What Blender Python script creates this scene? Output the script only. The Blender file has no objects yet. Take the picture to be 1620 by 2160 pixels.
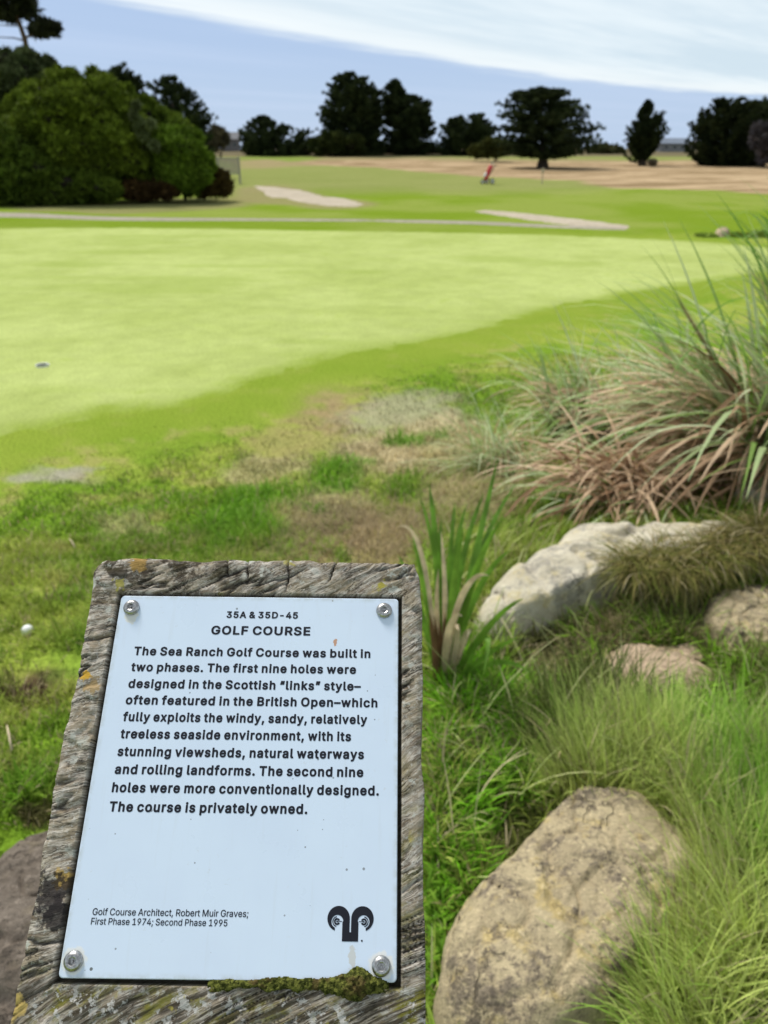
import bpy, bmesh, math, random
import numpy as np
from mathutils import Vector, Matrix, noise as mnoise
C = bpy.context.scene.collection
SC = bpy.context.scene
PI = math.pi
rad = math.radians

# ------------------------------------------------------------------ camera
CAM_Z, PITCH, FPX = 1.5, rad(25.25), 1622.0
cam = bpy.data.cameras.new('camera'); cam_o = bpy.data.objects.new('camera', cam); C.objects.link(cam_o)
cam_o.location = (0, 0, CAM_Z); cam_o.rotation_euler = (PI/2 - PITCH, 0, 0)
cam.sensor_fit = 'VERTICAL'; cam.sensor_height = 36; cam.lens = 36*FPX/2160
cam.clip_start = 0.02; cam.clip_end = 6000
cam.dof.use_dof = True; cam.dof.focus_distance = 0.415; cam.dof.aperture_fstop = 13.0
SC.camera = cam_o
SC.view_settings.view_transform = 'Standard'; SC.view_settings.look = 'None'
SC.view_settings.gamma = 1; SC.view_settings.exposure = 0.5
SC.cycles.max_bounces = 6; SC.cycles.transparent_max_bounces = 6
SC.cycles.diffuse_bounces = 3

# ------------------------------------------------------------------ node helper
class NT:
    def __init__(s, nt): s.nt = nt; nt.nodes.clear()
    def n(s, t, **k):
        o = s.nt.nodes.new(t)
        for a, v in k.items():
            if a.startswith('i_'):
                key = a[2:]
                key = int(key) if key.isdigit() else key.replace('_', ' ')
                s.set(o.inputs[key], v)
            else: setattr(o, a, v)
        return o
    def set(s, sock, v):
        if isinstance(v, bpy.types.NodeSocket): s.nt.links.new(v, sock)
        else: sock.default_value = v
    def math(s, op, a, b=0.0, c=None, clamp=False):
        o = s.n('ShaderNodeMath', operation=op, use_clamp=clamp)
        s.set(o.inputs[0], a); s.set(o.inputs[1], b)
        if c is not None: s.set(o.inputs[2], c)
        return o.outputs[0]
    def mix(s, f, a, b, mode='MIX'):
        o = s.n('ShaderNodeMix', data_type='RGBA', blend_type=mode)
        s.set(o.inputs[0], f)
        s.set(o.inputs[6], a if not isinstance(a, tuple) else a + (1,) if len(a) == 3 else a)
        s.set(o.inputs[7], b if not isinstance(b, tuple) else b + (1,) if len(b) == 3 else b)
        return o.outputs[2]
    def ramp(s, f, lo, hi, a=0.0, b=1.0):
        o = s.n('ShaderNodeMapRange', interpolation_type='SMOOTHSTEP')
        for i, v in enumerate((f, lo, hi, a, b)): s.set(o.inputs[i], v)
        return o.outputs[0]
    def noise(s, vec, scale, detail=3, rough=.55, dist=0):
        o = s.n('ShaderNodeTexNoise'); s.set(o.inputs['Vector'], vec)
        o.inputs['Scale'].default_value = scale; o.inputs['Detail'].default_value = detail
        o.inputs['Roughness'].default_value = rough; o.inputs['Distortion'].default_value = dist
        return o.outputs[0]
    def scaled(s, vec, x, y, z):
        o = s.n('ShaderNodeMapping'); s.set(o.inputs[0], vec); o.inputs['Scale'].default_value = (x, y, z)
        return o.outputs[0]

# ------------------------------------------------------------------ world
SUN_EL, SUN_AZ = rad(52), rad(-35)       # azimuth from +Y towards +X: ahead and to the left, veiled by the cloud deck
w = bpy.data.worlds.new('World'); SC.world = w; w.use_nodes = True
N = NT(w.node_tree)
sky = N.n('ShaderNodeTexSky', sky_type='NISHITA', sun_disc=False, sun_elevation=SUN_EL, sun_rotation=SUN_AZ)
tc = N.n('ShaderNodeTexCoord').outputs['Generated']
sp = N.n('ShaderNodeSeparateXYZ', i_0=tc)
zc = N.math('MAXIMUM', sp.outputs[2], 0.012)
X = N.math('DIVIDE', sp.outputs[0], zc); Y = N.math('DIVIDE', sp.outputs[1], zc)
cv = N.n('ShaderNodeCombineXYZ', i_0=X, i_1=Y).outputs[0]
rot = N.n('ShaderNodeMapping'); N.set(rot.inputs[0], cv); rot.inputs['Rotation'].default_value = (0, 0, rad(-51))
st = N.scaled(rot.outputs[0], 0.16, 0.75, 1)           # streaks run along the edge of the deck
wob = N.noise(cv, 0.35, 3)
f = N.math('SUBTRACT', Y, N.math('MULTIPLY', X, 1.25))
xm = N.math('SUBTRACT', X, 2.0)
f = N.math('ADD', f, N.math('MULTIPLY', N.math('MULTIPLY', xm, xm), 0.065))
f = N.math('SUBTRACT', f, 10.3)
f = N.math('ADD', f, N.math('MULTIPLY', N.math('SUBTRACT', wob, .5), 1.6))
deck = N.ramp(N.math('ADD', f, N.math('MULTIPLY', N.math('SUBTRACT', N.noise(st, 2.2, 5, .65), .5), 2.2)), 0.55, -0.75)
rim = N.ramp(f, -3.2, -0.5)
stn = N.ramp(N.noise(st, 1.3, 5, .6), .35, .7)
body = N.mix(stn, (.60, .72, .81), (.76, .85, .905))
body = N.mix(N.math('MULTIPLY', rim, .75), body, (.86, .91, .93))
back = N.n('ShaderNodeMath', operation='MAXIMUM', i_0=0.0, i_1=sp.outputs[2]).outputs[0]
low = N.mix(N.ramp(back, 0.0, 0.13), (.46, .59, .79), (.40, .53, .76))
low = N.mix(N.ramp(N.noise(st, .45, 3), .4, .65, 0, .35), low, (.53, .64, .85))
body = N.mix(N.ramp(sp.outputs[2], .28, .6), body, (.44, .49, .54))       # unseen overhead deck darkened so the sun lights more directionally
cloud = N.mix(deck, low, body)
b1 = N.n('ShaderNodeBackground', i_Color=sky.outputs[0], i_Strength=0.07)
b2 = N.n('ShaderNodeBackground', i_Color=cloud, i_Strength=0.785)
cover = N.ramp(deck, 0, 1, .90, .94)
ms = N.n('ShaderNodeMixShader', i_0=cover, i_1=b1.outputs[0], i_2=b2.outputs[0])
N.n('ShaderNodeOutputWorld', i_0=ms.outputs[0])

# ------------------------------------------------------------------ sun (soft, behind thin cloud)
sun = bpy.data.lights.new('sun', 'SUN'); sun.energy = 3.0; sun.angle = rad(16); sun.color = (1, .965, .915)
sun_o = bpy.data.objects.new('sun', sun); C.objects.link(sun_o)
sd = Vector((math.sin(SUN_AZ)*math.cos(SUN_EL), math.cos(SUN_AZ)*math.cos(SUN_EL), math.sin(SUN_EL)))
sun_o.rotation_euler = sd.to_track_quat('Z', 'Y').to_euler(); sun_o.location = (0, 0, 30)

# ------------------------------------------------------------------ numpy noise
rng = np.random.default_rng(7)
_G = rng.random((256, 256)).astype(np.float64)
def vnoise(x, y):
    xi = np.floor(x).astype(int); yi = np.floor(y).astype(int); fx = x-xi; fy = y-yi
    fx = fx*fx*(3-2*fx); fy = fy*fy*(3-2*fy)
    g = lambda a, b: _G[a & 255, b & 255]
    return (g(xi, yi)*(1-fx)+g(xi+1, yi)*fx)*(1-fy)+(g(xi, yi+1)*(1-fx)+g(xi+1, yi+1)*fx)*fy
def fbm(x, y, sc, o=4, s=0.0):
    r = 0; a = .5; t = 0; x = np.asarray(x, float)*sc+s*17.3; y = np.asarray(y, float)*sc+s*9.1
    for i in range(o): r = r+a*vnoise(x+i*31.7, y+i*11.3); t += a; a *= .55; x = x*2.03; y = y*2.03
    return r/t
def sst(v, a, b): t = np.clip((v-a)/(b-a), 0, 1); return t*t*(3-2*t)
def lerp(a, b, t):
    t = np.asarray(t); a = np.asarray(a, float); b = np.asarray(b, float)
    return a+(b-a)*t[..., None]

# ------------------------------------------------------------------ placement helpers (pixel of the photo -> place on the terrain)
_cp, _sp = math.cos(PITCH), math.sin(PITCH)
def ray(px, py):
    r, u = (px-810)/FPX, (1080-py)/FPX
    return np.array([r, _cp+u*_sp, -_sp+u*_cp])
def at_z(px, py, z):
    d = ray(px, py); t = (z-CAM_Z)/d[2]; return np.array([d[0]*t, d[1]*t, z])
def at_y(px, py, Y):
    d = ray(px, py); t = Y/d[1]; return np.array([d[0]*t, Y, CAM_Z+d[2]*t])
GREEN_Z = -0.30
EDGE = [(-300,1040),(0,962),(150,928),(300,898),(430,876),(560,852),(610,822),(680,795),(800,765),(950,735),(1100,700),(1250,655),
        (1380,628),(1560,600),(1720,570),(1740,535),(1600,512),(1250,494),(1000,488),(700,483),(400,478),(150,477),(0,479),(-300,486),(-700,500)]
EDGE = np.array([at_z(a, b, GREEN_Z)[:2] for a, b in EDGE] + [(-16, 14), (-14, 6)])
def smooth_poly(P, it=2):
    for _ in range(it):
        Q = np.roll(P, -1, 0); P = np.stack([P*.75+Q*.25, P*.25+Q*.75], 1).reshape(-1, 2)
    return P
EDGE = smooth_poly(EDGE)
def inside(x, y, P):
    x = np.asarray(x, float); y = np.asarray(y, float); r = np.zeros(x.shape, bool)
    a = P; b = np.roll(P, -1, 0)
    for (x0, y0), (x1, y1) in zip(a, b):
        c = (y0 > y) != (y1 > y)
        if y1 != y0: r ^= c & (x < (x1-x0)*(y-y0)/(y1-y0)+x0)
    return r
def dist(x, y, P, closed=True):
    x = np.asarray(x, float); y = np.asarray(y, float); d = np.full(x.shape, 1e9)
    Q = np.roll(P, -1, 0) if closed else P[1:]
    for (x0, y0), (x1, y1) in zip(P, Q):
        dx, dy = x1-x0, y1-y0; L = dx*dx+dy*dy+1e-12
        t = np.clip(((x-x0)*dx+(y-y0)*dy)/L, 0, 1)
        d = np.minimum(d, (x-x0-t*dx)**2+(y-y0-t*dy)**2)
    return np.sqrt(d)
def sdist(x, y, P): d = dist(x, y, P); return np.where(inside(x, y, P), -d, d)

def H(x, y):
    """terrain height"""
    x = np.asarray(x, float); y = np.asarray(y, float); r = np.hypot(x, y)
    # bank: the near ground (z about 0) falls to the green
    near = sst(y-0.42*x, 5.2, 1.6)
    rightbank = sst(x-0.12*y, .25, 1.6)*sst(y, 9.5, 4.5)*.16
    z = GREEN_Z*(1-near)+rightbank
    z = z+(fbm(x, y, .9, 3, 2)-.5)*.10*sst(r, 9, 3)*sst(sdist_green(x, y), .1, 1.2)
    z = z+(fbm(x, y, .12, 2, 5)-.5)*.5*sst(y, 24, 40)*sst(y, 75, 50)
    far = np.clip(y-40, 0, 95)
    z = z+.00021*far**2*sst(y, 36, 44)
    return z
_edge_d = EDGE[::2]
def sdist_green(x, y):
    x = np.asarray(x, float); y = np.asarray(y, float); sh = x.shape
    x = x.ravel(); y = y.ravel(); out = np.full(x.shape, 20.0)
    m = (np.abs(x) < 24) & (y < 28) & (y > -2)
    if m.any(): out[m] = sdist(x[m], y[m], _edge_d)
    return out.reshape(sh)
def h1(x, y): return float(H(np.array([x]), np.array([y]))[0])
def at(px, py):
    d = ray(px, py); t = np.geomspace(.6, 900, 4000); x = d[0]*t; y = d[1]*t; z = CAM_Z+d[2]*t
    k = np.argmax(z < H(x, y)); k = k if k else len(t)-1
    return np.array([x[k], y[k], h1(x[k], y[k])])
def poly(pts, it=2): return smooth_poly(np.array([at(*p)[:2] for p in pts]), it)

# ------------------------------------------------------------------ object helpers
def link(o, parent=None):
    C.objects.link(o)
    if parent is not None: o.parent = parent
    return o
def tag(o, label=None, cat=None, group=None, kind=None):
    if label: o['label'] = label
    if cat: o['category'] = cat
    if group: o['group'] = group
    if kind: o['kind'] = kind
    return o
def empty(name, loc, rz=0):
    o = bpy.data.objects.new(name, None); o.empty_display_size = .2; o.location = loc; o.rotation_euler = (0, 0, rz); return link(o)
def mesh_np(name, V, F, mat, parent=None, col=None, smooth=False, extra=None, origin=None):
    """V (n,3), F (m,k) -> one mesh object; with a parent at the origin given, vertices are made local"""
    V = np.asarray(V, np.float32).copy(); F = np.asarray(F, np.int32)
    if origin is not None: V -= np.asarray(origin, np.float32)
    me = bpy.data.meshes.new(name); k = F.shape[1]
    me.vertices.add(len(V)); me.vertices.foreach_set('co', V.ravel())
    me.loops.add(F.size); me.loops.foreach_set('vertex_index', F.ravel())
    me.polygons.add(len(F)); me.polygons.foreach_set('loop_start', np.arange(0, F.size, k, dtype=np.int32))
    if smooth: me.polygons.foreach_set('use_smooth', np.ones(len(F), bool))
    if col is not None:
        a = me.attributes.new('col', 'FLOAT_COLOR', 'POINT')
        a.data.foreach_set('color', np.concatenate([np.asarray(col, np.float32), np.ones((len(V), 1), np.float32)], 1).ravel())
    for nm, arr in (extra or {}).items():
        if arr.ndim == 1: me.attributes.new(nm, 'FLOAT', 'POINT').data.foreach_set('value', arr.astype(np.float32))
        else: me.attributes.new(nm, 'FLOAT_VECTOR', 'POINT').data.foreach_set('vector', arr.astype(np.float32).ravel())
    me.update(calc_edges=True); me.validate()
    me.materials.append(mat)
    o = bpy.data.objects.new(name, me); link(o, parent)
    if origin is not None and parent is None: o.location = origin
    return o
def bm_obj(name, bm, mat, parent=None, smooth=False, loc=None):
    me = bpy.data.meshes.new(name); bm.to_mesh(me); bm.free(); me.materials.append(mat)
    if smooth:
        for p in me.polygons: p.use_smooth = True
    o = bpy.data.objects.new(name, me); link(o, parent)
    if loc is not None: o.location = loc
    return o
def box(bm, c, s, rz=0, m=None):
    M = Matrix.Translation(c) @ Matrix.Rotation(rz, 4, 'Z') @ Matrix.Diagonal((s[0], s[1], s[2], 1))
    if m is not None: M = m @ M
    bmesh.ops.create_cube(bm, size=1, matrix=M)
def tube(bm, pts, radii, seg=8):
    rings = []
    for i, p in enumerate(pts):
        p = Vector(p); q = Vector(pts[min(i+1, len(pts)-1)]); o = Vector(pts[max(i-1, 0)])
        t = (q-o).normalized(); a = t.orthogonal().normalized(); b = t.cross(a)
        rings.append([bm.verts.new(p+(a*math.cos(2*PI*k/seg)+b*math.sin(2*PI*k/seg))*radii[i]) for k in range(seg)])
    for r0, r1 in zip(rings, rings[1:]):
        # match up the ring start to avoid twist
        off = min(range(seg), key=lambda s: (r1[s].co-r0[0].co).length); r1[:] = r1[off:]+r1[:off]
        for k in range(seg): bm.faces.new((r0[k], r0[(k+1) % seg], r1[(k+1) % seg], r1[k]))
    bm.faces.new(rings[0][::-1]); bm.faces.new(rings[-1])

# ------------------------------------------------------------------ materials
def material(name):
    m = bpy.data.materials.new(name); m.use_nodes = True; return m, NT(m.node_tree)
def finish(N, col, rough=.8, bump=None, bstr=.3, bdist=.01, metal=0, spec=.3, trans=0.0):
    p = N.n('ShaderNodeBsdfPrincipled'); N.set(p.inputs['Base Color'], col if not isinstance(col, tuple) else col+(1,))
    N.set(p.inputs['Roughness'], rough); N.set(p.inputs['Metallic'], metal); p.inputs['Specular IOR Level'].default_value = spec
    if bump is not None:
        b = N.n('ShaderNodeBump', i_Strength=bstr, i_Distance=bdist, i_Height=bump); N.set(p.inputs['Normal'], b.outputs[0])
    out = p.outputs[0]
    if trans > 0:
        t = N.n('ShaderNodeBsdfTranslucent'); N.set(t.inputs[0], col if not isinstance(col, tuple) else col+(1,))
        out = N.n('ShaderNodeMixShader', i_0=trans, i_1=out, i_2=t.outputs[0]).outputs[0]
    N.n('ShaderNodeOutputMaterial', i_0=out)
def attr_mat(name, nscale=20, var=.35, rough=.75, trans=0.0, spec=.25, bscale=None, bdist=.01, bstr=.5):
    m, N = material(name)
    a = N.n('ShaderNodeAttribute', attribute_name='col').outputs['Color']
    P = N.n('ShaderNodeNewGeometry').outputs['Position']
    nz = N.noise(P, nscale, 4)
    v = N.ramp(nz, .25, .75, 1-var, 1+var)
    c = N.n('ShaderNodeVectorMath', operation='SCALE'); N.set(c.inputs[0], a); N.set(c.inputs['Scale'], v)
    finish(N, c.outputs[0], rough, N.noise(P, bscale, 4) if bscale else None, bstr, bdist, 0, spec, trans)
    return m
def plain(name, c, rough=.7, nscale=30, var=.2, metal=0, spec=.3, bdist=.004):
    m, N = material(name)
    P = N.n('ShaderNodeTexCoord').outputs['Object']; nz = N.noise(P, nscale, 4)
    v = N.ramp(nz, .25, .75, 1-var, 1+var)
    s = N.n('ShaderNodeVectorMath', operation='SCALE'); s.inputs[0].default_value = c; N.set(s.inputs['Scale'], v)
    finish(N, s.outputs[0], rough, nz, .3, bdist, metal, spec); return m
M_GRASS = attr_mat('grass_blades', 3, .18, .6, .30, .10)
M_DRY = attr_mat('dry_blades', 6, .25, .7, .2, .1)
M_LEAF = attr_mat('leaves', 1.2, .3, .75, .12, .06)
M_GROUND = attr_mat('ground', 60, .35, .95, 0, .0, 90, .012, .7)
M_BARK = plain('bark', (.055, .042, .032), .9, 6, .4)
M_PINEBARK = plain('pine_bark', (.10, .062, .045), .9, 5, .4)
M_GREYWOOD = plain('grey_weathered_wood', (.30, .28, .26), .85, 12, .3)
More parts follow.
